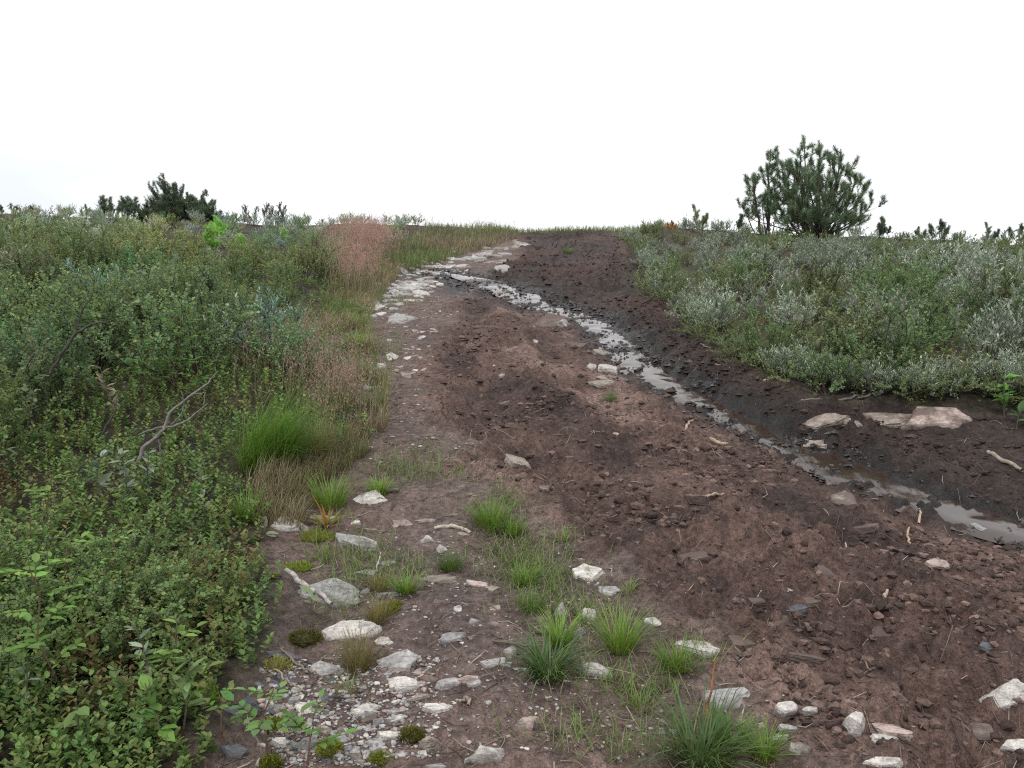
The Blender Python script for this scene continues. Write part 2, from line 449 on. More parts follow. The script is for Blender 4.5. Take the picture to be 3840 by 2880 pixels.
def water_material():
    m, nt, b, out = new_mat('muddy_water')
    b.inputs['Base Color'].default_value = (0.035, 0.022, 0.018, 1)
    b.inputs['Roughness'].default_value = 0.10
    b.inputs['IOR'].default_value = 1.42
    b.inputs['Specular IOR Level'].default_value = 1.0
    geo = nt.nodes.new('ShaderNodeNewGeometry')
    n1 = N(nt, 'ShaderNodeTexNoise', Scale=30.0, Detail=2.0)
    nt.links.new(geo.outputs['Position'], n1.inputs['Vector'])
    b1 = N(nt, 'ShaderNodeBump', Strength=0.12, Distance=0.004); nt.links.new(n1.outputs['Fac'], b1.inputs['Height'])
    nt.links.new(b1.outputs[0], b.inputs['Normal'])
    return m
M_WATER = water_material()

# ------------------------------------------------------------------ ground: one sheet from underfoot to the horizon
def build_ground():
    fine = np.radians(np.arange(-43, 43.001, 0.105))
    coarse = np.radians(np.arange(43, 317, 3.0))[1:]
    th = np.concatenate([fine, coarse])                        # clockwise from +Y
    r = [0.35, 0.6, 0.9, 1.2, 1.4]
    while r[-1] < 24: r.append(r[-1] * 1.0068)
    while r[-1] < 900: r.append(r[-1] * 1.09)
    r = np.array(r)
    RR, TT = np.meshgrid(r, th, indexing='ij')
    x, y = (RR * np.sin(TT)).ravel(), (RR * np.cos(TT)).ravel()
    x, y = np.append(x, 0), np.append(y, 0)
    z = zones(x, y)
    h = height(x, y, True, z)
    nr, nt_ = len(r), len(th)
    i = np.arange(nr - 1)[:, None] * nt_; j = np.arange(nt_)[None]
    q = np.stack([i + j, i + nt_ + j, i + nt_ + (j + 1) % nt_, i + (j + 1) % nt_], -1).reshape(-1, 4)[:, ::-1]
    c0 = len(x) - 1
    tri = np.stack([np.full(nt_, c0), np.arange(nt_), (np.arange(nt_) + 1) % nt_], -1)[:, ::-1]
    # colours of soil, peat, silt and turf
    def C(*a): return np.array(a)[None]
    n1, n2 = fbm(x * 1.1, y * 1.1, 4, 51)[:, None], fbm(x * 5, y * 5, 3, 52)[:, None]
    n3 = fbm(x * 2.6, y * 3.4, 4, 56)[:, None]
    silt = C(.120, .086, .075) * (1 + .25 * n2) + C(.02, .008, .004) * n1
    mud = C(.100, .062, .051) * (1 + .35 * n1 + .25 * n2)
    sb = ((x - z['xc']) / np.maximum(z['xs'] - z['xc'], .3))
    band = fbm(sb * 5, y * .55, 3, 57)[:, None]
    n3 = n3 * .6 + band * .75
    mud = mud + (C(.195, .130, .108) - mud) * (.8 * smooth(.10, .42, n3))
    mud = mud + (C(.040, .027, .0245) - mud) * (.8 * smooth(-.15, -.50, n3))
    peat = C(.038, .0255, .022) * (1 + .3 * n2 + .5 * n3)
    rust = C(.066, .034, .027)
    turf = C(.040, .032, .022) * (1 + .3 * n2)
    moss = C(.062, .062, .025)
    turf = turf + (moss - turf) * (.6 * smooth(.1, .4, fbm(x * 2.3, y * 2.3, 3, 53)))[:, None]
    c = silt + (mud - silt) * z['churn'][:, None]
    # peat: beyond the stream, along it, and over the whole upper cutting
    pw = np.maximum(smooth(-0.55, 0.05, z['ds'] + .25 * n1[:, 0]), smooth(9.5, 13.5, y) * smooth(-.3, .5, z['ds'] + .2 * n1[:, 0]))
    pw = np.maximum(pw, smooth(.22, .5, fbm(x * .9 + 5, y * .7, 3, 54)) * .55) * z['churn']
    c = c + (peat - c) * pw[:, None]
    rw = smooth(.05, .4, fbm(x * 1.4, y * 1.0, 3, 55)) * smooth(.2, .7, z['ds']) * z['churn']
    c = c + (rust - c) * (.7 * rw)[:, None]
    c = c + (C(.013, .011, .0115) - c) * (np.clip(z['wet'] * 1.3, 0, .95))[:, None]
    c = turf + (c - turf) * z['track'][:, None]
    wetv = np.clip(z['wet'] * 1.0 + .22 * pw * smooth(-.2, .4, n1[:, 0]), 0, 1) * z['track']
    me = raw_mesh('ground', np.stack([x, y, h], -1), [q, tri], M_GROUND, np.clip(c, .008, .6), True, {'wet': wetv})
    tag(link('ground', me), 'hillside of churned brown mud, peat and turf climbing to the brow', kind='structure')
build_ground()

def build_water():
    ys = np.arange(1.6, 12.4, 0.02); k = np.linspace(-1, 1, 41)
    Y, K = np.meshgrid(ys, k, indexing='ij')
    wdt = 0.21 + 0.05 * np.sin(ys * 2.1) + 0.10 * smooth(6, 11, ys)
    wdt = wdt * (1 - smooth(11.3, 12.4, ys) * .8)
    X = X_STREAM(Y) + K * wdt[:, None]
    # water stands in many small level steps down the gully
    zb = height(X_STREAM(ys), ys, False)
    # lowest-line height averaged over the width, then terraced
    mean = np.mean([height(X_STREAM(ys) + o, ys, False) for o in (-.08, 0, .08)], 0)
    Z = mean[:, None] + 0.029 + 0.008 * fbm(X * 2.1, Y * 2.1, 3, 61) + 0.004 * fbm(X * 7, Y * 9, 2, 62) - 0.02 * np.abs(K) ** 3
    n, m_ = Y.shape
    i = np.arange(n - 1)[:, None] * m_; j = np.arange(m_ - 1)[None]
    F = np.stack([i + j, i + j + 1, i + m_ + j + 1, i + m_ + j], -1).reshape(-1, 4)
    me = raw_mesh('stream_water', np.stack([X, Y, Z], -1).reshape(-1, 3), [F], M_WATER, None, True)
    tag(link('stream_water', me), 'shallow muddy rill trickling down the wheel rut beside the dark bank', kind='structure')
build_water()

# ------------------------------------------------------------------ rocks
def ico(level):
    import bmesh
    bm = bmesh.new(); bmesh.ops.create_icosphere(bm, subdivisions=level, radius=1.0)
    bm.verts.ensure_lookup_table()
    V = np.array([v.co[:] for v in bm.verts]); F = np.array([[v.index for v in f.verts] for f in bm.faces])
    bm.free()
    return V, F
ICO = {k: ico(k) for k in (1, 3)}
def rock_shape(rng, w, d, h, cuts, flat):
    """an angular block: hull of an uneven polygon prism, its faces then roughened"""
    import bmesh
    k = int(rng.integers(5, 8)); a = rng.uniform(0, 6.28) + (np.arange(k) + rng.uniform(-.34, .34, k)) * 2 * math.pi / k
    r = rng.uniform(.66, 1.0, k); tx, ty = rng.normal(0, .10, 2)
    P = []
    for i in range(k):
        c, q = math.cos(a[i]) * r[i], math.sin(a[i]) * r[i]
        P.append((c * 1.10, q * 1.10, -.5)); P.append((c * 1.06, q * 1.06, rng.uniform(-.25, .1)))
        if flat: P.append((c * rng.uniform(.80, 1.0), q * rng.uniform(.80, 1.0), .42 + tx * c * 2 + ty * q * 2 + rng.normal(0, .06)))
        else: P.append((c * rng.uniform(.45, .85), q * rng.uniform(.45, .85), rng.uniform(.05, .42)))
    if not flat:
        for i in range(2): P.append((rng.normal(0, .22), rng.normal(0, .22), rng.uniform(.42, .55)))
    bm = bmesh.new()
    for p in P: bm.verts.new(p)
    g = bmesh.ops.convex_hull(bm, input=bm.verts)
    bmesh.ops.delete(bm, geom=[v for v in bm.verts if not v.link_faces], context='VERTS')
    bmesh.ops.triangulate(bm, faces=bm.faces)
    bmesh.ops.subdivide_edges(bm, edges=bm.edges, cuts=cuts, use_grid_fill=True)
    bmesh.ops.triangulate(bm, faces=bm.faces)
    bm.normal_update()
    bm.verts.index_update()
    V = np.array([v.co[:] for v in bm.verts]); Nn = np.array([v.normal[:] for v in bm.verts]); F = np.array([[v.index for v in f.verts] for f in bm.faces])
    bm.free()
    o = rng.uniform(0, 99)
    u1, u2 = V[:, 0] * 1.0 + V[:, 2] * .6 + o, V[:, 1] - V[:, 2] * .5
    n1 = fbm(u1 * 2.0, u2 * 2.0, 3, 71); n2 = fbm(u1 * 7, u2 * 7, 3, 73); n3 = np.abs(fbm(u1 * 3.3 + 7, u2 * 3.3, 2, 74))
    lay = np.floor((V[:, 2] + .12 * n1) * 5) / 5
    st = vnoise(lay * 9 + o, np.arctan2(V[:, 1], V[:, 0]) * 1.2, 72) * (1 - np.abs(Nn[:, 2]))
    V = V + Nn * (.075 * n1 + .035 * n2 - .05 * np.clip(.12 - n3, 0, 1) * 4 + .07 * st)[:, None] * np.array([1, 1, .8])
    mn, mxx = V.min(0), V.max(0)
    V = (V - (mn + mxx) / 2) / (mxx - mn)
    return V * np.array([w, d, h]), F, smooth(.26, -.06, V[:, 2] + .2 * n1)
ROCK_COL = {'w': (.53, .50, .465), 'g': (.33, .325, .32), 'd': (.115, .12, .135), 'p': (.44, .35, .315), 'b': (.165, .12, .104), 't': (.30, .255, .22), 's': (.38, .37, .36)}
RUBBLE = MB()
def rock(cx, cy, w, h, kind, label, group=None, name='rock', mud=None, rise=None, loose=False):
    """a stone whose picture box in the photograph (3840 px) is centred on cx, cy"""
    seed = int(cx * 7 + cy * 13) % 100003
    rng = np.random.default_rng(seed)
    x, y, t = ground_hit(cx, cy + h * .22)
    n = ground_normal(x, y)
    m = t / (FOC * 3.75)                                       # metres per photo pixel at that distance
    w, h = w * 1.12, h * 1.12
    W = w * m
    vd = Vector(view_dir(cx, cy)).normalized()
    sg = max(-vd.dot(n), .12)                                  # sine of the angle between sight line and ground
    flat = h < .62 * w
    hv = h * m * (rise if rise is not None else (.36 if flat else .58))           # visible rise
    D = min(max((h * m - hv * .9) / sg, .38 * W), 1.25 * W)
    Hh = hv * (1.7 if flat else 1.5) + .012
    cuts = 1 if loose else 7 if w > 170 else (5 if w > 80 else 3)
    P, F, low = rock_shape(rng, W, D, Hh, cuts, flat)
    if not loose: me = raw_mesh('rock', P, [F], M_ROCK, None, True, {'low': low})
    if not loose:
        me.set_sharp_from_angle(angle=math.radians(28)); o = link(name, me)
    rot = n.to_track_quat('Z', 'Y').to_matrix().to_4x4()
    tilt = Matrix.Rotation(rng.normal(0, .05), 4, 'X') @ Matrix.Rotation(rng.normal(0, .05), 4, 'Y')
    zz = gz(x, y, False) + hv * .5 - Hh * .5 + hv * .28 + .016 * float(zones(np.array([x]), np.array([y]))['churn'][0])
    # the track quaternion may spin the stone about the normal; keep its width across the view
    e = (rot.to_3x3() @ Vector((1, 0, 0)))
    spin = math.atan2(e.y, e.x)
    M_ = Matrix.Translation((x, y, zz)) @ (rot @ Matrix.Rotation(-spin + rng.normal(0, .12), 4, 'Z') @ tilt)
    c = np.array(ROCK_COL[kind]) * rng.uniform(.88, 1.1)
    if loose:
        m4 = np.array(M_); RUBBLE.add(P @ m4[:3, :3].T + m4[:3, 3], [F], c * .9); return None
    o.matrix_world = M_
    md = mud if mud is not None else {'w': .565, 'g': .565, 'd': .62, 'p': .52, 'b': .42, 't': .48, 's': .55}[kind]
    o.color = (c[0], c[1], c[2], md)
    tag(o, label, 'rock', group)
    return o
A = lambda q: (1000 + q[0] * .7111, 1700 + q[1] * .7111, q[2] * .7111, q[3] * .7111)     # enlargements the stones were measured in
B = lambda q: (1900 + q[0] * .7111, 1700 + q[1] * .7111, q[2] * .7111, q[3] * .7111)
Cc = lambda q: (2560 + q[0] * .952, 1300 + q[1] * .952, q[2] * .952, q[3] * .952)
Dd = lambda q: (1280 + q[0] * .5787, 600 + q[1] * .5787, q[2] * .5787, q[3] * .5787)
Ee = lambda q: (1300 + q[0] * .3617, 950 + q[1] * .3617, q[2] * .3617, q[3] * .3617)
Hh_ = lambda q: (750 + q[0] * .3391, 2450 + q[1] * .3391, q[2] * .3391, q[3] * .3391)
ROCKS = [
 (A, 550,228,210,82,'w','knobbly white rock against the green grass below the tall clump'),
 (A, 128,370,190,82,'w','rough white lichened rock at the turf edge beside the orange-leaved plant'),
 (A, 210,298,105,34,'w','thin white slab just behind the orange-leaved plant'),
 (A, 292,336,190,44,'s','flat pale slab under the orange-leaved plant'),
 (A, 470,457,270,78,'s','long tilted grey and white slab below the orange-leaved plant'),
 (A, 690,364,175,36,'p','flat pinkish-white slab flush with the path right of the orange-leaved plant'),
 (A, 840,352,120,24,'t','thin brown-stained slab end beside the flat pinkish slab'),
 (A, 470,358,54,28,'w','fist-sized white stone between the orange-leaved plant and the pinkish slab'),
 (A, 965,320,95,26,'t','small flat tan stone above the bleached root on the path'),
 (A, 852,446,92,76,'w','pale wedge stone at the left end of the bleached root'),
 (A, 922,502,84,72,'w','white upright shard below the bleached root'),
 (A, 330,728,355,172,'g','large grey triangular boulder behind the peeling birch stick'),
 (A, 577,756,64,38,'s','small grey stone at the right tip of the triangular boulder'),
 (A, 910,660,205,72,'t','broad flat stone sunk in the path below the low fine grass tuft'),
 (A, 1100,175,215,26,'t','long flat stone flush with the path above the first green tuft'),
 (A, 1080,208,150,28,'t','second long flat stone just below the one flush with the path'),
 (A, 425,928,332,126,'w','big cracked white rock beside the dark moss cushion'),
 (A, 620,996,112,60,'w','rounded pale stone at the lower right of the cracked white rock'),
 (A, 690,1088,212,116,'s','flat square-cut grey slab right of the brownish grass tuft'),
 (A, 327,1130,198,92,'s','layered pale grey slab left of the brownish grass tuft'),
 (A, 90,1068,190,64,'d','dark slate lying in moss below the dark moss cushion'),
 (A, 725,1212,200,88,'w','long whitish stone with an ochre end below the square-cut slab'),
 (A, 975,1204,150,76,'s','pale grey stone half sunk in the path right of the ochre-ended stone'),
 (A, 1098,1206,92,56,'s','smaller pale stone touching the half-sunk grey stone'),
 (A, 985,962,142,64,'g','flat grey stone bedded in the bare path above the half-sunk stone'),
 (A, 905,785,84,64,'b','lone rusty brown stone in the middle of the bare path'),
 (A, 1015,822,62,36,'w','small bright white stone right of the rusty brown one'),
 (A, 1262,988,84,32,'p','pinkish flake behind the white slab left of the dark grass tuft'),
 (A, 1292,1036,102,72,'w','white slab left of the dark drooping grass tuft'),
 (A, 1190,1092,155,54,'s','grey flat slab reaching left from the dark drooping grass tuft'),
 (A, 1195,1052,60,26,'b','brown chip lying on the white slab by the dark grass tuft'),
 (A, 1552,818,82,124,'g','grey finger-like stone standing on end among the grass'),
 (A, 1690,842,100,96,'w','rough white stone between the finger stone and the bushy tuft'),
 (A, 1652,935,64,100,'s','pale stone half hidden under the rough white stone'),
 (A, 1735,1130,180,132,'w','white flat-topped block touching the right side of the dark grass tuft'),
 (A, 1330,1152,95,52,'g','grey stone under the blades of the dark grass tuft'),
 (A, 1370,1432,158,122,'p','pinkish boulder alone on bare earth near the bottom edge'),
 (A, 905,1342,175,86,'w','white striped stone above the worm-like curled root'),
 (A, 525,1347,182,82,'w','rounded whitish stone behind the grey block of the gravel patch'),
 (A, 545,1378,94,66,'g','grey angular stone leaning on the rounded whitish stone'),
 (A, 680,1356,112,52,'s','bluish-white slab right of the leaning grey stone'),
 (A, 655,1400,142,54,'w','white wedge below the bluish-white slab'),
 (A, 510,1455,94,56,'g','rounded grey pebble framed by pale splinters in the gravel'),
 (A, 665,1486,180,64,'w','flat whitish slab half buried below the white wedge'),
 (A, 590,1498,58,36,'s','small bluish stone at the left end of the half-buried slab'),
 (A, 866,1526,122,132,'t','upright grey-brown block near the bottom edge'),
 (A, 205,1526,146,122,'s','squarish light grey block in yellow-green moss near the bottom edge'),
 (A, 300,1456,122,78,'p','pinkish veined stone above the squarish grey block'),
 (A, 132,1436,122,52,'s','grey stone with a cap of moss above the squarish block'),
 (A, 1160,1592,185,146,'w','big white quartz rock cut by the bottom edge'),
 (A, 330,1192,86,44,'d','rounded dark stone under the layered grey slab'),
 (A, 110,1192,130,74,'d','dark slate plate in the moss left of the gravel patch'),
 (A, 165,1250,76,54,'w','white pebble pair at the left of the slate chips'),
 (A, 330,1278,116,64,'d','split dark slate below the layered grey slab'),
 (A, 575,1572,92,66,'g','grey triangular chip near the bottom of the gravel'),
 (A, 812,1582,80,42,'w','white chip left of the upright grey-brown block'),
 (A, 1065,1614,54,40,'s','small grey stone left of the big white quartz rock'),
 (A, 880,1641,135,36,'s','grey slab end at the bottom edge under the upright block'),
 (A, 560,1641,95,32,'w','long white chip at the bottom edge of the gravel'),
 (A, 1215,1262,44,32,'p','small pinkish pebble above the lone pinkish boulder'),
 (A, 268,1372,130,44,'d','thin dark slate plate above the pinkish veined stone'),
 (A, 14,1312,50,76,'w','upright white stone at the mossy left of the gravel'),
 (A, 400,1466,60,34,'w','flat white pebble between the veined and the rounded grey stone'),
 (A, 432,1560,66,62,'g','broken grey stone right of the squarish block'),
 (Hh_, 560,560,330,230,'d','long slanting dark slate slab at the left of the gravel patch'),
 (Hh_, 340,640,330,110,'d','crumbling dark purple slate lying below the slanting slab'),
 (Hh_, 375,1060,300,160,'d','bluish slate plate by the leafy sprout at the bottom edge'),
 (Hh_, 760,320,290,110,'d','smooth dark slate tongue under the small yellow-green sprout'),
 (Hh_, 930,250,200,110,'g','grey slate stack behind the smooth slate tongue'),
 (Hh_, 690,190,130,90,'g','small grey flake lying on yellow moss'),
 (Hh_, 1010,690,150,110,'p','small veined stone above the moss-capped grey stone'),
 (Hh_, 530,785,140,90,'p','pinkish stone bedded in moss left of the squarish block'),
 (Hh_, 760,540,120,130,'w','quartz-veined upright chip right of the slanting slate slab'),
 (B, 428,625,182,108,'w','pale wedge stone at the mud edge right of the grass strip'),
 (B, 545,717,122,66,'s','pale blocky stone just below the pale wedge at the mud edge'),
 (B, 676,836,64,54,'t','small tan stone at the top right of the bushy grass tuft'),
 (B, 782,892,112,52,'w','white crusty stone between the bushy tuft and the mud'),
 (B, 1018,1010,292,112,'w','broad white rock smeared with mud above the low green tuft'),
 (B, 1200,1284,300,176,'g','large grey pyramid boulder above the lowest grass clump'),
 (B, 1412,736,198,80,'w','muddy white rock alone in the churned mud'),
 (B, 1520,832,124,62,'d','dark grey stone beside the muddy white rock'),
 (B, 1440,906,112,84,'b','reddish-brown stone below the dark grey stone in the mud'),
 (B, 1475,1366,136,62,'w','white flat stone right of the pyramid boulder'),
 (B, 1592,1381,84,34,'w','small white flake at the right end of the white flat stone'),
 (B, 1440,1496,116,40,'w','thin white slab right of the lowest grass clump'),
 (B, 1552,1552,116,86,'w','white slanted slab below the thin white slab near the bottom'),
 (B, 1482,1460,104,34,'s','grey flake above the thin white slab near the bottom'),
 (B, 1340,1442,66,46,'p','round pinkish pebble at the right of the lowest grass clump'),
 (B, 1240,1002,160,86,'b','brown mud-coated rock right of the broad white rock'),
 (B, 815,1370,34,24,'w','single white pebble left of the pyramid boulder'),
 (B, 540,1246,74,44,'b','brown pebble below the white flat-topped block'),
 (B, 850,1468,150,46,'s','pale flat stone behind the lowest grass clump'),
 (B, 1000,236,110,54,'b','brown angular stone on the ridge of churned mud'),
 (B, 540,440,66,34,'b','brown flake above the pale wedge at the mud edge'),
 (B, 1010,562,210,66,'b','reddish rock crust bedded in the middle of the mud'),
 (B, 58,46,136,74,'t','tan stone in the rut above the first green tuft'),
 (B, 202,196,124,42,'t','tan flat stone below the tan stone in the rut'),
 (Cc, 1290,1400,210,200,'w','big white rock in the mud cut by the right edge'),
 (Cc, 682,1506,104,104,'w','white shoulder of the pinkish bedrock near the bottom right'),
 (Cc, 826,1502,200,96,'p','pinkish mud-streaked bedrock hump near the bottom right'),
 (Cc, 792,1552,116,44,'w','white ledge in front of the pinkish bedrock hump'),
 (Cc, 790,1636,160,54,'w','white rock at the bottom edge below the pinkish hump'),
 (Cc, 1310,1592,120,60,'w','white rock in the bottom right corner'),
 (Cc, 985,280,290,96,'p','long pale pinkish bedrock ledge on the bank under the willows'),
 (Cc, 556,292,190,74,'t','brown clay-coated rock at the left end of the bank ledge'),
 (Cc, 765,280,290,84,'t','brown earth-covered middle of the bank ledge'),
 (Cc, 532,376,130,74,'t','tan clay-coated block at the edge of the rill below the bank ledge'),
 (Cc, 1176,720,96,42,'g','grey stone in the mud beside the lower rill'),
 (Cc, 1208,1192,84,42,'d','dark stone in the mud above the big white rock at the right edge'),
 (Cc, 640,1072,70,40,'g','grey chip in the mud right of the reddish-brown stone'),
 (Cc, 590,484,50,34,'b','brown stone beside the middle of the rill'),
 (Dd, 390,1020,208,92,'s','large flat grey slab at the left edge of the upper track'),
 (Dd, 930,1088,185,80,'b','brown stone hump in the middle of the upper track'),
 (Dd, 1360,1046,220,100,'b','mud-coated boulder beside the upper rill'),
 (Dd, 1446,1066,108,78,'s','grey split face at the right of the mud-coated boulder'),
 (Dd, 1042,706,112,46,'s','pale lens-shaped rock above the wet wash'),
 (Dd, 1052,862,96,38,'t','tan stone standing in the wet wash'),
 (Dd, 880,832,140,58,'b','brown boulder rising from the wet wash'),
 (Dd, 522,858,120,66,'w','white slab leaning right in the upper stone band'),
 (Dd, 425,832,140,66,'w','white ridge stone left of the leaning white slab'),
 (Dd, 470,902,135,52,'w','broad white slab below the leaning white slab'),
 (Dd, 228,826,92,46,'s','pale grey stone at the foot of the pink grass'),
 (Dd, 640,732,84,42,'s','pale stone at the right end of the uppermost stone band'),
 (Dd, 400,713,116,42,'g','dark-sided stone above the pink grass corner'),
 (Dd, 390,668,64,32,'s','highest pale stone in the gap above the pink grass'),
 (Dd, 185,1008,96,52,'s','grey stone above the bright grass left of the flat slab'),
 (Dd, 200,966,130,30,'w','narrow white slab by the yellow moss at the verge'),
 (Dd, 1122,562,110,28,'t','flat tan slab near the brow of the track'),
 (Dd, 935,566,110,28,'t','pale slab left of the tan slab near the brow'),
 (Dd, 1000,618,190,26,'t','long tan ledge across the track below the brow'),
 (Dd, 1000,656,200,30,'t','second tan ledge just below the long one'),
 (Dd, 862,632,36,22,'w','small white stone left of the long tan ledge'),
 (Ee, 500,1066,215,84,'w','bright white jagged stone on the reddish path'),
 (Ee, 360,1165,120,78,'w','white lumpy stone left of the grey-topped path stones'),
 (Ee, 690,1060,110,46,'t','tan chip right of the bright white jagged stone'),
 (Ee, 640,1262,170,66,'t','tan flat stone at the left of the wheel rut'),
 (Ee, 790,1210,100,44,'w','white-edged flake above the tan flat stone'),
 (Ee, 880,1180,120,50,'t','low tan stone right of the white-edged flake'),
 (Ee, 640,1336,190,66,'b','rusty brown boulder at the left of the wheel rut'),
 (Ee, 1600,1282,100,56,'t','tan stone between the two wheel ruts'),
 (Ee, 1524,1188,46,26,'w','tiny white stone between the two wheel ruts'),
 (Ee, 180,1370,150,56,'g','grey stone at the verge beside the dry grass'),
 (Dd, 1622,1347,76,54,'w','white block at the left edge of the rill'),
 (Dd, 1722,1352,140,74,'w','white pointed stone right of the white block by the rill'),
 (Dd, 1755,1422,210,44,'t','tan slab lying along the rill'),
 (Dd, 1690,1452,185,54,'t','lower tan slab next to the tuft by the rill'),
 (Dd, 1690,1252,136,46,'t','brown-white slab above the white block by the rill'),
 (Dd, 1532,1206,116,58,'b','brown stone below the mud-coated boulder'),
 (Dd, 1262,1090,56,34,'s','small grey stone left of the mud-coated boulder'),
 (Dd, 1250,1182,64,30,'s','wet grey stone in the dark hollow of the upper track'),
 (Dd, 1062,1580,92,38,'t','tan shard in the dark wheel rut'),
]
for r_ in ROCKS:
    f = r_[0]; q = f(r_[1:5]); led = 'ledge on the bank' in r_[6] or 'bank ledge' in r_[6]
    rock(q[0], q[1], q[2], q[3], r_[5], r_[6], mud=.44 if led else None, rise=.24 if led else None)
# stony band along the upper left of the track: look-alike shards
rs = np.random.default_rng(5)
for i in range(62):
    t_ = rs.uniform(0, 1)
    u, v = 200 + 900 * t_ + rs.normal(0, 75), 540 - 430 * t_ + rs.normal(0, 70)
    if v < 60: continue
    q = Ee((u, v, rs.uniform(60, 130), rs.uniform(26, 46)))
    rock(q[0], q[1], q[2], q[3], rs.choice(list('wsgtgs')), 'small pale shard in the stone band left of the wet wash', 'shards of the upper stone band')
for i in range(34):
    t_ = rs.uniform(0, 1)
    q = Dd((800 + 400 * t_ + rs.normal(0, 45), 660 - 150 * t_ + rs.normal(0, 22), rs.uniform(40, 110), rs.uniform(14, 26)))
    rock(q[0], q[1], q[2], q[3], rs.choice(list('ttsgs')), 'flat weathered shard where the track reaches the brow', 'shards near the brow', loose=True)
for i in range(26):
    u, v = rs.uniform(420, 1000), rs.uniform(740, 1250)
    q = Ee((u, v, rs.uniform(50, 110), rs.uniform(20, 36)))
    rock(q[0], q[1], q[2], q[3], rs.choice(list('ttwp')), 'small flat shard set in the reddish path below the big flat slab', 'shards in the reddish path', loose=True)
for i in range(70):
    u, v = rs.uniform(600, 2000), rs.uniform(330, 1230)
    if u > 1500 and v < 500: continue
    q = Hh_((u, v, rs.uniform(60, 165), rs.uniform(40, 90)))
    rock(q[0], q[1], q[2], q[3], rs.choice(list('wwsgdp')), 'small stone chip in the gravel patch at the mossy turf edge', 'chips of the gravel patch', loose=True)

for i in range(30):
    q = Hh_((rs.uniform(800, 2150), rs.uniform(520, 1250), rs.uniform(150, 290), rs.uniform(80, 140)))
    rock(q[0], q[1], q[2], q[3], rs.choice(list('swgdgt')), 'broken flat stone lying in the gravel patch at the bottom', 'broken stones of the gravel patch')
for i in range(34):
    q = A((rs.uniform(520, 1250), rs.uniform(380, 1320), rs.uniform(70, 170), rs.uniform(24, 50)))
    rock(q[0], q[1], q[2], q[3], rs.choice(list('ttbpg')), 'flat brownish stone bedded flush in the bare path', 'stones bedded in the bare path', rise=.30)
for i in range(12):
    q = B((rs.uniform(950, 2700), rs.uniform(150, 1600), rs.uniform(90, 240), rs.uniform(36, 80)))
    rock(q[0], q[1], q[2], q[3], rs.choice(list('bbbtp')), 'mud-coated stone half sunk in the churned mud', 'stones sunk in the churned mud', rise=.3, mud=.40)

for i in range(130):
    t_ = rs.uniform(0, 1)
    q = Ee((150 + 950 * t_ + rs.normal(0, 90), 570 - 450 * t_ + rs.normal(0, 80), rs.uniform(50, 150), rs.uniform(24, 50)))
    rock(q[0], q[1], q[2], q[3], rs.choice(list('wsgtgs')), '', loose=True)
tag(link('stone_rubble', RUBBLE.mesh('stone_rubble', M_GRAVEL)), 'small broken shards of pale stone strewn along the stony parts of the track', 'rubble', kind='stuff')

# gravel too small to count, on the bare path and among the stones
def build_gravel():
    mb = MB(); V0, F0 = ICO[1]
    rng = np.random.default_rng(77)
    U = []
    for n, box, s in ((1500, (1000, 2500, 1650, 2880), 1.0), (900, (1250, 2000, 2300, 2880), .8), (260, (2300, 2450, 3840, 2880), .9),
                      (500, (1300, 1180, 1800, 1750), 1.2), (500, (1300, 1000, 1750, 1200), 1.3)):
        for i in range(n): U.append((rng.uniform(box[0], box[2]), rng.uniform(box[1], box[3]), s))
    U = np.array(U)
    hit = [on_plane(u / 1.736, v / 1.736) for u, v, _ in U]
    gx, gy = np.array([p[0] for p in hit]), np.array([p[1] for p in hit])
    z = zones(gx, gy); gh = height(gx, gy, True, z)
    for x, y, hz, s, k in zip(gx, gy, gh, U[:, 2], z['track'] * (1 - .75 * (rng.random(len(gx)) < z['churn']))):
        if k < .3: continue
        r = (.0035 + .006 * rng.random() ** 2) * s * (1 + .09 * max(y - 4, 0))
        P = V0 * (1 + .35 * rng.normal(0, .5, (len(V0), 1)).clip(-1, 1)) * np.array([1.3, rng.uniform(.7, 1.1), rng.uniform(.4, .7)]) * r
        a = rng.uniform(0, 6.28); ca, sa = math.cos(a), math.sin(a)
        P = np.stack([P[:, 0] * ca - P[:, 1] * sa, P[:, 0] * sa + P[:, 1] * ca, P[:, 2]], -1) + np.array([x, y, hz + r * .2])
        mb.add(P, [F0], np.array(ROCK_COL[rng.choice(list('wsgtpbbdg'))]) * rng.uniform(.7, 1.05))
    tag(link('gravel', mb.mesh('gravel', M_GRAVEL)), 'loose pale gravel scattered over the bare path', 'gravel', kind='stuff')
build_gravel()

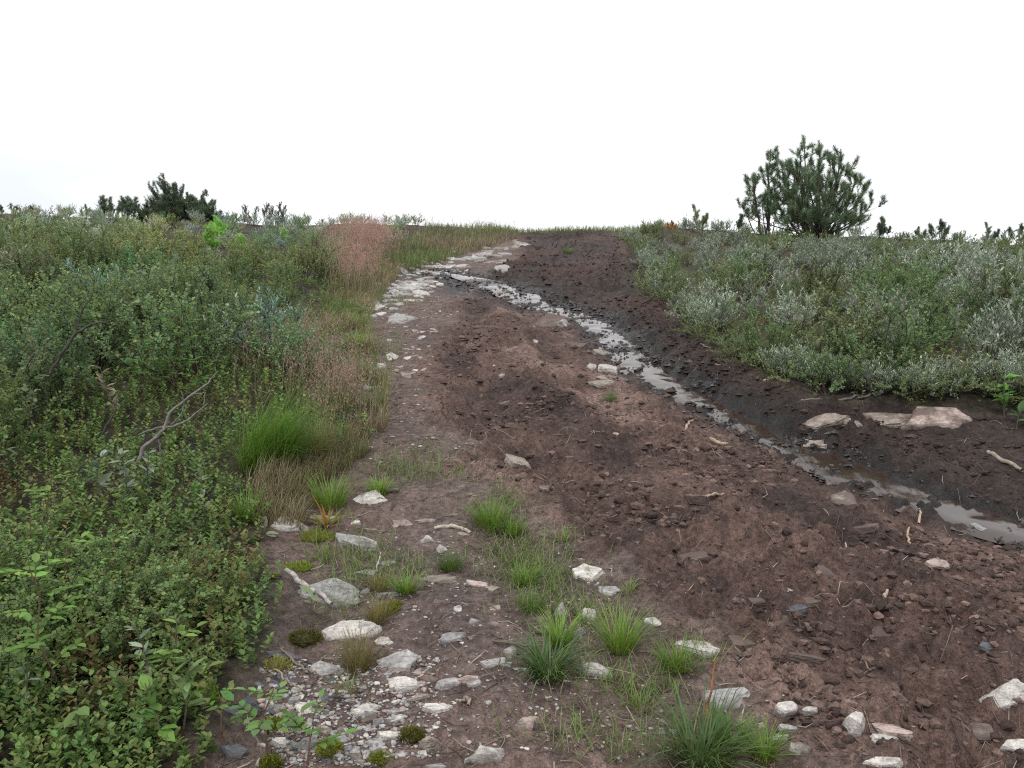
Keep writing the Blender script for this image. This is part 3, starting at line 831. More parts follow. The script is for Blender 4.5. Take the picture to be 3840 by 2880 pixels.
# broken clods of mud, far too many to count
def build_clods():
    rng = np.random.default_rng(79); mb = MB()
    octa = (np.array([(1, 0, 0), (0, 1, 0), (-1, 0, 0), (0, -1, 0), (0, 0, 1), (0, 0, -1)], float),
            np.array([(0, 1, 4), (1, 2, 4), (2, 3, 4), (3, 0, 4), (1, 0, 5), (2, 1, 5), (3, 2, 5), (0, 3, 5)]))
    for n, r0, r1, (V0, F0), jit, s0, s1 in ((44000, 1.9, 5.2, ICO[1], .32, .0036, .0150), (95000, 5.0, 19, octa, .35, .0045, .015)):
        th, rr = rng.uniform(math.radians(-40), math.radians(42), n), np.exp(rng.uniform(math.log(r0), math.log(r1), n))
        x, y = rr * np.sin(th), rr * np.cos(th)
        z = zones(x, y); sb = (x - z['xc']) / np.maximum(z['xs'] - z['xc'], .3)
        dens = .16 + .85 * smooth(-.12, .38, .6 * fbm(x * 1.6, y * 1.6, 3, 81) + .7 * fbm(sb * 5, y * .55, 3, 82))
        k = (rng.random(n) < (z['churn'] + .28 * z['track'] * (1 - z['churn'])) * dens * (1 - smooth(.30, .10, np.abs(z['ds'])) * z['fade']))
        x, y = x[k], y[k]; n = len(x)
        z = zones(x, y)
        h = height(x, y, True, z)
        s = (s0 + (s1 * rng.random(n) ** 3 + .013 * (rng.random(n) < .012)) * z['churn'] ** 2) * (1 + .05 * y) * (.6 + .4 * z['churn'])
        P = V0[None] * (1 + jit * rng.normal(0, .7, (n, len(V0), 3)).clip(-1.3, 1.3)) * np.stack([rng.uniform(.9, 2.0, n), rng.uniform(.7, 1.2, n), rng.uniform(.55, 1.0, n)], -1)[:, None] * s[:, None, None]
        a = rng.uniform(0, 6.28, n); ca, sa = np.cos(a)[:, None], np.sin(a)[:, None]
        Q = np.stack([P[..., 0] * ca - P[..., 1] * sa, P[..., 0] * sa + P[..., 1] * ca, P[..., 2]], -1)
        Q = Q + np.stack([x, y, h - s * .12], -1)[:, None]
        t = rng.random((n, 1))
        C = np.array((.052, .034, .029)) * (1 - t) + np.array((.185, .125, .105)) * t ** 1.6
        pk = np.clip(smooth(-.35, .1, z['ds']) + smooth(10, 13, y) * smooth(-.6, .2, z['ds']), 0, 1)[:, None]
        pk = pk * z['churn'][:, None]; sil = (1 - z['churn'])[:, None]; C = C * (1 - sil) + np.array((.115, .088, .079)) * (.6 + .8 * t) * sil
        C = C * (1 - pk) + (np.array((.026, .018, .0165)) * (1 - t) + np.array((.070, .045, .038)) * t) * pk
        F = (np.arange(n) * len(V0))[:, None, None] + F0[None]
        mb.add(Q.reshape(-1, 3), [F.reshape(-1, 3)], np.repeat(C * rng.uniform(.75, 1.25, (n, 1)), len(V0), 0))
    tag(link('mud_clods', mb.mesh('mud_clods', M_CLOD)), 'broken clods of brown mud and peat covering the churned track', 'mud', kind='stuff')
build_clods()
def build_wet_clods():
    rng = np.random.default_rng(83); mb = MB()
    V0 = np.array([(1, 0, 0), (0, 1, 0), (-1, 0, 0), (0, -1, 0), (0, 0, 1), (0, 0, -1)], float)
    F0 = np.array([(0, 1, 4), (1, 2, 4), (2, 3, 4), (3, 0, 4), (1, 0, 5), (2, 1, 5), (3, 2, 5), (0, 3, 5)])
    n = 15000
    y = np.exp(rng.uniform(math.log(2.6), math.log(12.8), n)); x = X_STREAM(y) + rng.normal(0, .11, n) * (1 + .9 * smooth(8, 11, y))
    k = fbm(x * 5, y * 4, 3, 84) + .10 * np.abs(x - X_STREAM(y)) / .2 > .02
    x, y = x[k], y[k]; n = len(x)
    mean = np.mean([height(X_STREAM(y) + o, y, False) for o in (-.08, 0, .08)], 0)
    h = np.maximum(height(x, y, True) - .002, mean + .018)
    s = (.004 + .016 * rng.random(n) ** 3) * (.75 + .07 * y)
    P = V0[None] * (1 + .45 * rng.normal(0, .7, (n, 6, 3)).clip(-1.3, 1.3)) * np.stack([rng.uniform(.8, 1.7, n), rng.uniform(.6, 1.1, n), rng.uniform(.5, .9, n)], -1)[:, None] * s[:, None, None]
    a = rng.normal(0, .5, n); ca, sa = np.cos(a)[:, None], np.sin(a)[:, None]
    Q = np.stack([P[..., 0] * ca - P[..., 1] * sa, P[..., 0] * sa + P[..., 1] * ca, P[..., 2]], -1) + np.stack([x, y, h], -1)[:, None]
    F = (np.arange(n) * 6)[:, None, None] + F0[None]
    C = np.array((.020, .0160, .0155)) * rng.uniform(.6, 1.8, (n, 1))
    mb.add(Q.reshape(-1, 3), [F.reshape(-1, 3)], np.repeat(C, 6, 0))
    tag(link('wet_mud', mb.mesh('wet_mud', M_WETMUD)), 'black wet mud lumps breaking up the shallow rill', 'mud', kind='stuff')
build_wet_clods()

# twigs and root fibres lying all over the mud
def build_debris():
    mb = MB(); rng = np.random.default_rng(78)
    n = 5200; long_ = .02
    th, rr = rng.uniform(math.radians(-36), math.radians(38), n), np.exp(rng.uniform(math.log(2), math.log(17), n))
    x, y = rr * np.sin(th), rr * np.cos(th)
    z = zones(x, y); keep = (z['track'] > .4) & (z['wet'] < .6)
    x, y = x[keep], y[keep]
    m = len(x)
    L = rng.uniform(.012, .045, m) * (1 + .04 * y) * np.where(rng.random(m) < .02, 1.9, 1); a = rng.uniform(0, 6.28, m); b = a + rng.normal(0, .3, m)
    px = np.stack([x, x + L * np.cos(a), x + L * (np.cos(a) + np.cos(b))], 1); py = np.stack([y, y + L * np.sin(a), y + L * (np.sin(a) + np.sin(b))], 1)
    pz = height(px.ravel(), py.ravel(), True).reshape(-1, 3) + .003 + np.abs(rng.normal(0, .004, (m, 3)))
    for i in range(m):
        r = rng.uniform(.0008, .0019) * (1 + .04 * y[i])
        c = np.array((.15, .11, .09)) * rng.uniform(.35, 1.35) if rng.random() < .85 else np.array((.33, .28, .23)) * rng.uniform(.7, 1.1)
        tube(mb, np.stack([px[i], py[i], pz[i]], -1), [r, r, r * .6], c, 3)
    tag(link('twig_litter', mb.mesh('twig_litter', M_TWIG)), 'fine broken twigs and root fibres strewn over the mud', 'twigs', kind='stuff')
build_debris()

# ------------------------------------------------------------------ plants: prototypes
def jitter_col(rng, n, base, var=.25, alt=None, p_alt=0.0):
    c = np.array(base)[None] * (1 + var * rng.normal(0, .6, (n, 1))) * (1 + .12 * rng.normal(0, .6, (n, 3)))
    if alt is not None:
        k = rng.random(n) < p_alt
        c[k] = np.array(alt)[None] * (1 + .2 * rng.normal(0, .6, (k.sum(), 1)))
    return np.clip(c, .008, .9)
def wander(rng, p0, d0, L, seg, up=.25, wob=.18):
    """a shoot that bends upward as it grows"""
    pts = [np.array(p0, float)]; d = unit(np.array(d0, float))
    for i in range(seg):
        d = unit(d + np.array([0, 0, up / seg * 2]) + rng.normal(0, wob, 3))
        pts.append(pts[-1] + d * L / seg)
    return np.array(pts)
def sample(pts, f):
    i = np.clip((f * (len(pts) - 1)).astype(int), 0, len(pts) - 2); g = (f * (len(pts) - 1) - i)[:, None]
    return pts[i] * (1 - g) + pts[i + 1] * g, unit(pts[i + 1] - pts[i])
def shrub_proto(seed, kind):
    rng = np.random.default_rng(seed); st, lf = MB(), MB()
    P, D, Nn, L, W = [], [], [], [], []
    nst = {'birch': 13, 'willow': 13, 'sprawl': 12}[kind]
    for s in range(nst):
        az = s * 2.4 + rng.normal(0, .4)
        tl = rng.uniform(.25, 1.15) if kind != 'sprawl' else rng.uniform(.7, 1.25)
        d0 = np.array([math.cos(az) * math.sin(tl), math.sin(az) * math.sin(tl), math.cos(tl)])
        LL = {'birch': rng.uniform(.42, .66), 'willow': rng.uniform(.40, .62), 'sprawl': rng.uniform(.45, .75)}[kind]
        base = np.array([rng.normal(0, .03), rng.normal(0, .03), -.03])
        pts = wander(rng, base, d0, LL, 6, .3 if kind != 'sprawl' else .12)
        bc = np.array((.060, .048, .042)) * rng.uniform(.7, 1.5)
        tube(st, pts, np.linspace(.0062, .0018, 7), bc, 4)
        shoots = [(pts, .45, 1.0)]
        for k in range(9 if kind != 'willow' else 6):
            f = rng.uniform(.25, .98)
            p, t = sample(pts, np.array([f])); p, t = p[0], t[0]
            sd = unit(np.cross(t, rng.normal(0, 1, 3)))
            tw = wander(rng, p, t * .6 + sd * .8 + np.array([0, 0, .25]), rng.uniform(.09, .20), 3, .3)
            tube(st, tw, np.linspace(.0026, .0011, 4), bc, 3)
            shoots.append((tw, .1, 1.0))
        for pp, f0, f1 in shoots:
            n = int((np.linalg.norm(np.diff(pp, axis=0), axis=1).sum() * (f1 - f0)) / (.0115 if kind != 'willow' else .0145)) + 3
            f = np.linspace(f0, f1 - .001, n)
            p, t = sample(pp, f)
            a = np.arange(n) * 2.4 + rng.uniform(0, 6)
            ref = unit(np.cross(t, np.array([.2, .3, 1.0]))); rf2 = np.cross(t, ref)
            rad = ref * np.cos(a)[:, None] + rf2 * np.sin(a)[:, None]
            dd = t * (.45 if kind != 'willow' else .8) + rad * .85 + np.array([0, 0, .25 if kind != 'willow' else .35])
            P.append(p); D.append(dd); Nn.append(np.array([0, 0, 1.0]) * .8 - rad * .25 + t * .4 + rng.normal(0, .35, (n, 3)))
            if kind != 'willow':
                l = rng.uniform(.016, .029, n); L.append(l); W.append(l * rng.uniform(.78, .98, n))
            else:
                l = rng.uniform(.036, .062, n) * (0.75 + .25 * f); L.append(l); W.append(l * rng.uniform(.26, .36, n))
    P, D, Nn, L, W = [np.concatenate(q) for q in (P, D, Nn, L, W)]
    n = len(P)
    if kind == 'willow':
        C = jitter_col(rng, n, (.250, .310, .215), .22, (.42, .45, .38), .36)
        leaves(lf, P, D, Nn, L, W, C, .14, .10)
        m = M_SILVER
    else:
        C = jitter_col(rng, n, (.190, .265, .126), .30, (.27, .32, .12), .20)
        leaves(lf, P, D, Nn, L, W, C, .16, .05)
        m = M_LEAF
    return st.mesh('stem', M_BARK), lf.mesh('foliage', m)
BIRCH = [shrub_proto(100 + i, 'birch') for i in range(6)]
WILLOW = [shrub_proto(200 + i, 'willow') for i in range(6)]
SPRAWL = [shrub_proto(300 + i, 'sprawl') for i in range(3)]
def shrub(proto, name, x, y, sc_, rz, label, group=None, tint=(1, 1, 1), cat='shrub', sz=1.0, dz=0.0):
    e = link(name, None, None, (x, y, gz(x, y) + dz), rz, (sc_, sc_, sc_ * sz))
    tag(e, label, cat, group)
    for nm, me in (('stem', proto[0]), ('foliage', proto[1])):
        o = link(nm, me, e)
        o.color = (tint[0], tint[1], tint[2], 1)
    return e

# ------------------------------------------------------------------ shrub thickets left and right of the track
GRASS_W = lambda y: np.interp(y, [2, 3.4, 4.4, 4.9, 8, 10, 13, 15, 17, 20], [.10, .10, .18, .50, .36, .55, .80, 1.1, 1.6, 2.3])   # grassy verge left of the track
def left_label(x, y, kind):
    w = 'dwarf birch shrub' if kind == 'b' else 'silver-leaved willow shrub'
    far = -x / y
    if y > 15:
        if far > .42: return f'low {w} on the left brow below the row of small pines'
        if far > .25: return f'low {w} on the brow at the foot of the dark pine thicket'
        return f'low {w} on the brow between the pine thicket and the pink grass'
    if y > 9.5:
        if far > .40: return f'{w} high on the left slope near the left edge'
        if far > .22: return f'{w} high on the left slope below the pine thicket'
        return f'{w} on the upper left slope beside the pink grass'
    if y > 5.8:
        if far > .40: return f'tall {w} in the dark thicket at the left edge'
        return f'{w} in the middle of the left slope above the bare dead branch'
    return f'{w} at the left edge above the low ground cover'
def right_label(x, y, kind):
    w = 'olive dwarf birch shrub' if kind == 'b' else 'silver-leaved willow shrub'
    far = x / y
    if y > 14:
        if far > .48: return f'low {w} on the right brow among the small pine seedlings'
        if far > .30: return f'low {w} on the right brow in front of the pine tree'
        return f'low {w} on the brow between the track and the pine tree'
    if y > 9:
        if far > .45: return f'{w} in the upper willow thicket near the right edge'
        if far > .28: return f'{w} in the upper willow thicket below the pine tree'
        return f'{w} along the top edge of the dark peat bank'
    if far > .42: return f'{w} above the bedrock ledge on the right bank'
    return f'{w} overhanging the dark peat bank beside the rill'
KEEP = [ground_hit(u * 1.736, v * 1.736)[:2] + (w_,) for u, v, w_ in ((380, 860, .32), (310, 870, .25), (430, 900, .3), (280, 990, .3))]
def thicket():
    rng = np.random.default_rng(31)
    y = 3.3
    while y < 20.6:
        s = .44 + .021 * y
        for side in (-1, 1):
            lim = .67 * y + .5
            x = 0.0
            while x < lim:
                xx, yy = side * (x + rng.uniform(-.4, .4) * s), y + rng.uniform(-.4, .4) * s
                x += s
                if side < 0:
                    edge = float(X_LEFT(yy) - GRASS_W(yy))
                    if xx > edge or yy < 3.6: continue
                    if yy < 5.0 and xx > -2.1 - .0 * yy: continue                      # low ground cover near the camera
                    q2 = float(fbm(np.array([xx * .8 + 7]), np.array([yy * .8]), 2, 92)[0]) * 1.6
                    if any(abs(xx - kx) < kw_ and -1.3 < yy - ky < .12 for kx, ky, kw_ in KEEP): continue
                    k = 'w' if (yy > 13 and rng.random() < .55) or rng.random() < .07 else 'b'
                    lab = left_label(xx, yy, k)
                    grow = (.92 if -xx / yy > .42 else .66) + .15 * q2 - .030 * max(yy - 7, 0) + rng.normal(0, .09)
                    if yy < 5: grow *= .8
                    if yy > 15: grow = rng.uniform(.40, .55)
                    q_ = float(fbm(np.array([xx * .7]), np.array([yy * .6]), 2, 90)[0])
                    tint = np.array((1, 1, 1)) * rng.uniform(.82, 1.2) * np.array((1 + .25 * q_ + rng.normal(0, .08), 1.0, .96 - .10 * q_ + rng.normal(0, .08)))
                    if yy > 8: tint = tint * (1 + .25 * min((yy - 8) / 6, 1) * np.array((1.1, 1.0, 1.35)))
                else:
                    edge = float(X_RIGHT(yy)) + .02
                    if xx < edge or (yy > 18.5 and xx < 3.4): continue
                    nz_ = float(fbm(np.array([xx * .9]), np.array([yy * .9]), 2, 88)[0])
                    nz2 = float(fbm(np.array([xx * 1.1 + 3]), np.array([yy * 1.1]), 2, 93)[0]) * 1.6
                    k = 'b' if nz_ + rng.normal(0, .12) > -.02 else 'w'
                    lab = right_label(xx, yy, k)
                    grow = .70 + .26 * nz2 - .022 * max(yy - 6, 0) + rng.normal(0, .10)
                    if xx - edge < .35: grow *= .7
                    if yy > 13.5: grow = rng.uniform(.34, .52)
                    tint = np.array((1, 1, 1)) * rng.uniform(.85, 1.15)
                    if k == 'b': tint = tint * (np.array((1.0, .88, .92)) if rng.random() < .5 else np.array((.88, .98, .92)))
                pr = BIRCH[rng.integers(6)] if k == 'b' else WILLOW[rng.integers(6)]
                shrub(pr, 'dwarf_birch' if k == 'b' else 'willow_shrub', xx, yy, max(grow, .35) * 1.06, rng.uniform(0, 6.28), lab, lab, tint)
        y += s * .88
thicket()

def fringe():
    """low sprigs hanging over the edge of the right bank"""
    rng = np.random.default_rng(37); y = 7.0; i = 0
    while y < 17:
        x = float(X_RIGHT(y)) + rng.uniform(-.06, .22)
        k = rng.random()
        pr = SPRAWL[rng.integers(3)] if k < .55 else WILLOW[rng.integers(6)]
        near = 'beside the upper rill' if y < 9 else ('below the pine tree' if y < 12 else 'near the top of the cutting')
        lab = ('sprawling olive birch sprig' if k < .55 else 'small silver willow sprig') + ' on the bare bank edge ' + near
        shrub(pr, 'birch_sprig' if k < .55 else 'willow_sprig', x, y, rng.uniform(.40, .62), rng.uniform(0, 6.28), lab, lab, (1.0, .92, .9) if k < .55 else (.95, .97, .95))
        y += rng.uniform(.16, .26) * (1 + .05 * y)
    eu, ev = [1490, 1560, 1640, 1720, 1800, 1900, 2000, 2100, 2200, 2300], [712, 762, 806, 836, 852, 864, 868, 872, 884, 900]
    for j, u in enumerate(np.linspace(1490, 2300, 34)):
        x, y, t = ground_hit((u + rng.uniform(-12, 12)) * 1.736, (np.interp(u, eu, ev) - rng.uniform(-4, 26)) * 1.736)
        k = rng.random(); q = 'olive birch sprig' if k < .6 else 'small silver willow sprig'
        lab = q + (' on the brink right above the pinkish bedrock ledge' if u > 1800 else ' hanging over the dark bank where the rill bends')
        shrub(SPRAWL[rng.integers(3)] if k < .6 else WILLOW[rng.integers(6)], 'birch_sprig' if k < .6 else 'willow_sprig', x, y + .05, rng.uniform(.34, .50), rng.uniform(0, 6.28), lab, lab, (1.0, .92, .9) if k < .6 else (.95, .97, .95))
fringe()
for i, (u, v, sc_, lab) in enumerate([(250, 620, .62, 'prostrate round-leaved birch at the bottom left edge'), (640, 640, .70, 'prostrate round-leaved birch above the low brown stem'), (1000, 700, .62, 'prostrate round-leaved birch right of the low brown stem'),
        (1250, 640, .5, 'prostrate birch nearest the birch stick at the turf edge'), (560, 360, .6, 'prostrate birch right of the yellow-topped rose sapling'), (900, 480, .6, 'prostrate birch in the middle of the reddish bilberry'),
        (60, 470, .6, 'prostrate birch at the left edge beside the rose saplings'), (1080, 900, .45, 'low birch sprig between the brown stem and the gravel patch'), (640, 980, .5, 'low birch sprig below the low brown stem'), (120, 1150, .5, 'low birch sprig behind the nearest rose sapling')]):
    x, y, t = ground_hit(u * .5787, 1920 + v * .5787 + 40)
    shrub(SPRAWL[i % 3], 'prostrate_birch', x, y, sc_, i * 1.3, lab, None, (.95, 1.05, .85), sz=.8)

# ------------------------------------------------------------------ low ground cover (bilberry, crowberry, moss) on the turf
def ground_cover(name, label, n, th0, th1, r0, r1, keep_fn, seed, green, alt, p_alt, hmax=.13, size=(.012, .022)):
    rng = np.random.default_rng(seed); mb, sm = MB(), MB()
    th, rr = np.radians(rng.uniform(th0, th1, n)), np.exp(rng.uniform(math.log(r0), math.log(r1), n))
    x, y = rr * np.sin(th), rr * np.cos(th)
    k = keep_fn(x, y, rng); x, y = x[k], y[k]; n = len(x)
    z = hmap(x, y)
    cl = np.clip(fbm(x * 2.6, y * 2.6, 3, seed), -.6, .8)
    H = hmax * (.35 + .75 * rng.random(n)) * (1 + .7 * cl) * np.clip(.45 + 1.1 * np.abs(X_LEFT(y) - x) / .5, .45, 1)
    m = 11
    f = np.linspace(.25, 1, m)[None]
    la, lt = rng.uniform(0, 6.28, n)[:, None], rng.uniform(0, .7, n)[:, None]
    px = x[:, None] + np.cos(la) * lt * f * H[:, None]; py = y[:, None] + np.sin(la) * lt * f * H[:, None]; pz = z[:, None] - .01 + f * H[:, None]
    a = np.arange(m)[None] * 2.4 + rng.uniform(0, 6.28, n)[:, None]
    D = np.stack([np.cos(a), np.sin(a), .35 + .5 * f + 0 * a], -1); D += rng.normal(0, .2, D.shape)
    Nn = np.stack([-.4 * np.cos(a), -.4 * np.sin(a), 1 + 0 * a], -1) + rng.normal(0, .25, D.shape)
    P = np.stack([px, py, pz], -1).reshape(-1, 3)
    L = rng.uniform(size[0], size[1], n * m) * np.repeat(1 + .05 * np.clip(y - 3, 0, 12), m)
    pc = jitter_col(rng, n, green, .3, alt, p_alt)
    rn = fbm(x * 1.7 + 9, y * 1.7, 3, seed + 3)
    red = smooth(.30, .55, rn)[:, None] * .55 * (rng.random((n, 1)) < .75)
    pc = pc * (1 - red) + np.array((.20, .085, .055)) * red * rng.uniform(.6, 1.2, (n, 1))
    C = np.repeat(pc, m, 0) * (1 + .22 * rng.normal(0, .6, (n * m, 1)))
    leaves(mb, P, D.reshape(-1, 3), Nn.reshape(-1, 3), L, L * rng.uniform(.5, .75, n * m), np.clip(C, .01, .6), .16, .06)
    tag(link(name, mb.mesh(name, M_LEAF)), label, 'ground cover', kind='stuff')
def keep_left(x, y, rng):
    d = X_LEFT(y) - x
    cx, cy, _ = ground_hit(590 * 1.736, 1005 * 1.736)
    free = ((x - cx) / .26) ** 2 + ((y - cy + .10) / .24) ** 2 > 1
    return free & (d > np.where(y < 3.6, .0, -.12) + .22 * rng.random(len(x))) & ((d > GRASS_W(y) * rng.random(len(x))) | (y < 3.6))
ground_cover('bilberry_cover', 'low leafy bilberry cover on the turf left of the track', 12600, -44, -6, 1.75, 12.5, keep_left, 401, (.165, .255, .080), (.24, .27, .09), .18, .15, (.014, .027))
def keep_right(x, y, rng): return x > X_RIGHT(y) - .06 + .2 * rng.random(len(x))
ground_cover('right_bank_cover', 'low leafy cover under the willows on the right bank', 2600, 8, 44, 4.6, 14.0, keep_right, 402, (.14, .20, .07), (.2, .2, .08), .2, .16, (.014, .026))

# ------------------------------------------------------------------ grasses
def build_verge_grass():
    rng = np.random.default_rng(411); mb = MB()
    n = 19000
    y = np.exp(rng.uniform(math.log(3.4), math.log(20.4), n))
    x = X_LEFT(y) + .12 - rng.random(n) ** 1.2 * (GRASS_W(y) * 1.0 + .12)
    nb = 2600                                                   # low grass fringe along the brow across the head of the track
    y = np.concatenate([y, rng.uniform(18.8, 20.4, nb)]); x = np.concatenate([x, rng.uniform(-.6, 4.2, nb)])
    n = len(x)
    k = (fbm(x * 2, y * 2, 3, 412) > -.22) | (y > 8)
    x, y = x[k], y[k]; n = len(x)
    z = hmap(x, y)
    dry = .9 * smooth(-.15, .30, fbm(x * .9, y * .9, 3, 413) + .12 * ((y > 4.6) & (y < 7.2)))[:, None]
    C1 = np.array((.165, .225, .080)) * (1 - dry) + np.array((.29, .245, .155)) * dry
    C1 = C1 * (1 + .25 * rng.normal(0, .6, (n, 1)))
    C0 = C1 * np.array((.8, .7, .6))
    L = rng.uniform(.06, .17, n) * (1 + .03 * np.clip(y, 0, 13)) * (1 + .5 * fbm(x * 1.3, y * 1.3, 2, 415))
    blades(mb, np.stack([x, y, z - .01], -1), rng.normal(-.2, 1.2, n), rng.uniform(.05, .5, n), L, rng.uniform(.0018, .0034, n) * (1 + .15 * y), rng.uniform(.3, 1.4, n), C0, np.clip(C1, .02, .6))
    tag(link('verge_grass', mb.mesh('verge_grass', M_GRASS)), 'mixed green and dry grass along the left verge up to the brow', 'grass', kind='stuff')
build_verge_grass()
def build_path_grass():
    """thin grass growing in the strip between the two beaten lines of the path"""
    rng = np.random.default_rng(421); mb = MB()
    P = []
    for (u, v, su, sv, n) in ((1950, 2080, 90, 60, 420), (2030, 2200, 80, 50, 260), (2150, 2330, 110, 60, 260), (2350, 2600, 150, 50, 220), (1560, 1770, 120, 40, 420),
                              (1900, 1900, 70, 30, 160), (1330, 2080, 100, 60, 240), (1450, 2150, 90, 40, 200), (2620, 2480, 80, 40, 90), (2300, 2820, 200, 40, 160), (1280, 2250, 60, 60, 120),
                              (1400, 1330, 60, 60, 500), (1330, 1420, 40, 60, 500), (1470, 1120, 60, 12, 260)):
        for i in range(int(n * 1.7)):
            P.append(on_plane(rng.normal(u, su) / 1.736, rng.normal(v, sv) / 1.736))
    P = np.array(P); n = len(P)
    C1 = jitter_col(rng, n, (.16, .25, .06), .25, (.28, .25, .14), .25)
    blades(mb, np.stack([P[:, 0], P[:, 1], hmap(P[:, 0], P[:, 1]) - .004], -1), rng.uniform(0, 6.28, n), rng.uniform(.2, 1.0, n), rng.uniform(.03, .10, n) * (1 + .03 * P[:, 1]), rng.uniform(.0016, .003, n) * (1 + .04 * P[:, 1]), rng.uniform(.2, 1.4, n), C1 * .85, C1)
    tag(link('path_grass', mb.mesh('path_grass', M_GRASS)), 'sparse thin grass in the strip between the beaten path and the mud', 'grass', kind='stuff')
build_path_grass()
def pink_grass(pts, n, label, seed, hgt=.34, pk_=(.46, .31, .26)):
    """flowering grass: hair-thin stems ending in loose reddish panicles"""
    rng = np.random.default_rng(seed); mb = MB(); P = []
    for (u, v, su, sv) in pts:
        for i in range(n): P.append(on_plane(rng.normal(u, su), rng.normal(v, sv)))
    P = np.array(P); m = len(P); z = hmap(P[:, 0], P[:, 1])
    H = hgt * rng.uniform(.7, 1.25, m); az, ln = rng.normal(-.1, 1.0, m), rng.uniform(.02, .35, m)
    C0 = np.broadcast_to(np.array((.16, .17, .06)), (m, 3)); C1 = jitter_col(rng, m, (.34, .26, .19), .2)
    base = np.stack([P[:, 0], P[:, 1], z], -1)
    blades(mb, base, az, ln, H, .0024 * (1 + .06 * P[:, 1]), .35, C0, C1, 3)
    tip = base + np.stack([np.cos(az) * np.sin(ln + .15), np.sin(az) * np.sin(ln + .15), np.cos(ln + .15)], -1) * H[:, None]
    k = 9
    q = np.repeat(tip, k, 0); D = np.stack([rng.normal(0, .6, m * k), rng.normal(0, .6, m * k), rng.uniform(.3, 1.2, m * k)], -1)
    q = q - np.array([0, 0, 1.0]) * (rng.random((m * k, 1)) * .11) + rng.normal(0, .010, (m * k, 3))
    leaves(mb, q, D, rng.normal(0, 1, (m * k, 3)), rng.uniform(.012, .028, m * k), .0026 * (1 + .05 * np.repeat(P[:, 1], k)), jitter_col(rng, m * k, pk_, .25))
    tag(link('flowering_grass', mb.mesh('flowering_grass', M_GRASS)), label, 'grass', kind='stuff')
pink_grass([(770, 590, 38, 12), (745, 565, 36, 10), (800, 560, 28, 10), (780, 545, 34, 10), (755, 625, 26, 14)], 400, 'hazy patch of pink flowering grass at the left of the upper track', 501, .46, (.53, .30, .26))
pink_grass([(1000, 517, 50, 5), (900, 520, 50, 6), (1060, 512, 30, 3)], 90, 'pinkish flowering grass along the brow left of the track', 502, .34)
pink_grass([(600, 850, 60, 35), (680, 880, 50, 35), (720, 930, 40, 30), (620, 790, 50, 20)], 190, 'dry brownish-pink flowering grass behind the tall green clump', 503, .30)

def tuft(cx, by, w, h, kind, label, name='grass_tuft', dens=1.0):
    """one tuft whose base is at cx, by in the photograph, about w wide and h tall (3840 px)"""
    rng = np.random.default_rng(int(cx + 3 * by)); mb = MB()
    x, y, t = ground_hit(cx, by); m = t / (FOC * 3.75); W, Ht = w * m, h * m
    K = {'bright': ((.165, .30, .045), 210, .0034, .55, 1.1), 'fine': ((.12, .21, .05), 300, .0019, .5, .7), 'dark': ((.085, .16, .050), 170, .0055, .75, 1.7),
         'brown': ((.22, .21, .075), 280, .0019, .5, .8), 'long': ((.165, .335, .048), 460, .0030, .62, 1.25), 'sparse': ((.16, .24, .065), 60, .0028, .7, 1.2)}[kind]
    n = int(K[1] * dens * max(.7, W / .22))
    a = rng.uniform(0, 6.28, n); r = np.sqrt(rng.random(n)) * W * .24
    bx, by_ = r * np.cos(a), r * np.sin(a) * .8
    az = a + rng.normal(0, .5, n)
    if kind == 'long': az = rng.normal(-.1, .8, n)
    lean = np.clip(rng.normal(K[3] * .6, .22, n) + r / W * .8, 0, 1.2)
    L = Ht * rng.uniform(.85, 1.6, n)
    if kind == 'dark': L *= 1.25
    C1 = jitter_col(rng, n, K[0], .25, (.22, .19, .08), .06 if kind != 'brown' else .4)
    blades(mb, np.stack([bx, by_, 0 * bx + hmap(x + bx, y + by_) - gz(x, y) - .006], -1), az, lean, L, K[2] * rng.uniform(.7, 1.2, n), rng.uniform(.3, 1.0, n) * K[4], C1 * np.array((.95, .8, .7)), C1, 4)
    m2 = n // 3; a2 = rng.uniform(0, 6.28, m2); r2 = W * (.12 + .22 * rng.random(m2)); qx, qy = r2 * np.cos(a2), r2 * np.sin(a2) * .8
    CS = jitter_col(rng, m2, (.24, .20, .12), .3, (.13, .19, .05), .35)
    blades(mb, np.stack([qx, qy, hmap(x + qx, y + qy) - gz(x, y) - .004], -1), a2 + rng.normal(0, .9, m2), rng.uniform(.8, 1.45, m2), Ht * rng.uniform(.3, .8, m2), K[2] * .8, rng.uniform(0, .7, m2), CS * .8, CS, 3)
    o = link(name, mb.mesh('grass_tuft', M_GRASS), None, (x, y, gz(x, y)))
    tag(o, label, 'grass tuft')
    return o
a_ = lambda u, v, w, h: (1000 + u * .7111, 1700 + v * .7111, w * .7111, h * .7111)
b_ = lambda u, v, w, h: (1900 + u * .7111, 1700 + v * .7111, w * .7111, h * .7111)
d_ = lambda u, v, w, h: (1280 + u * .5787, 600 + v * .5787, w * .5787, h * .5787)
f_ = lambda u, v, w, h: (u * 1.736, v * 1.736, w * 1.736, h * 1.736)
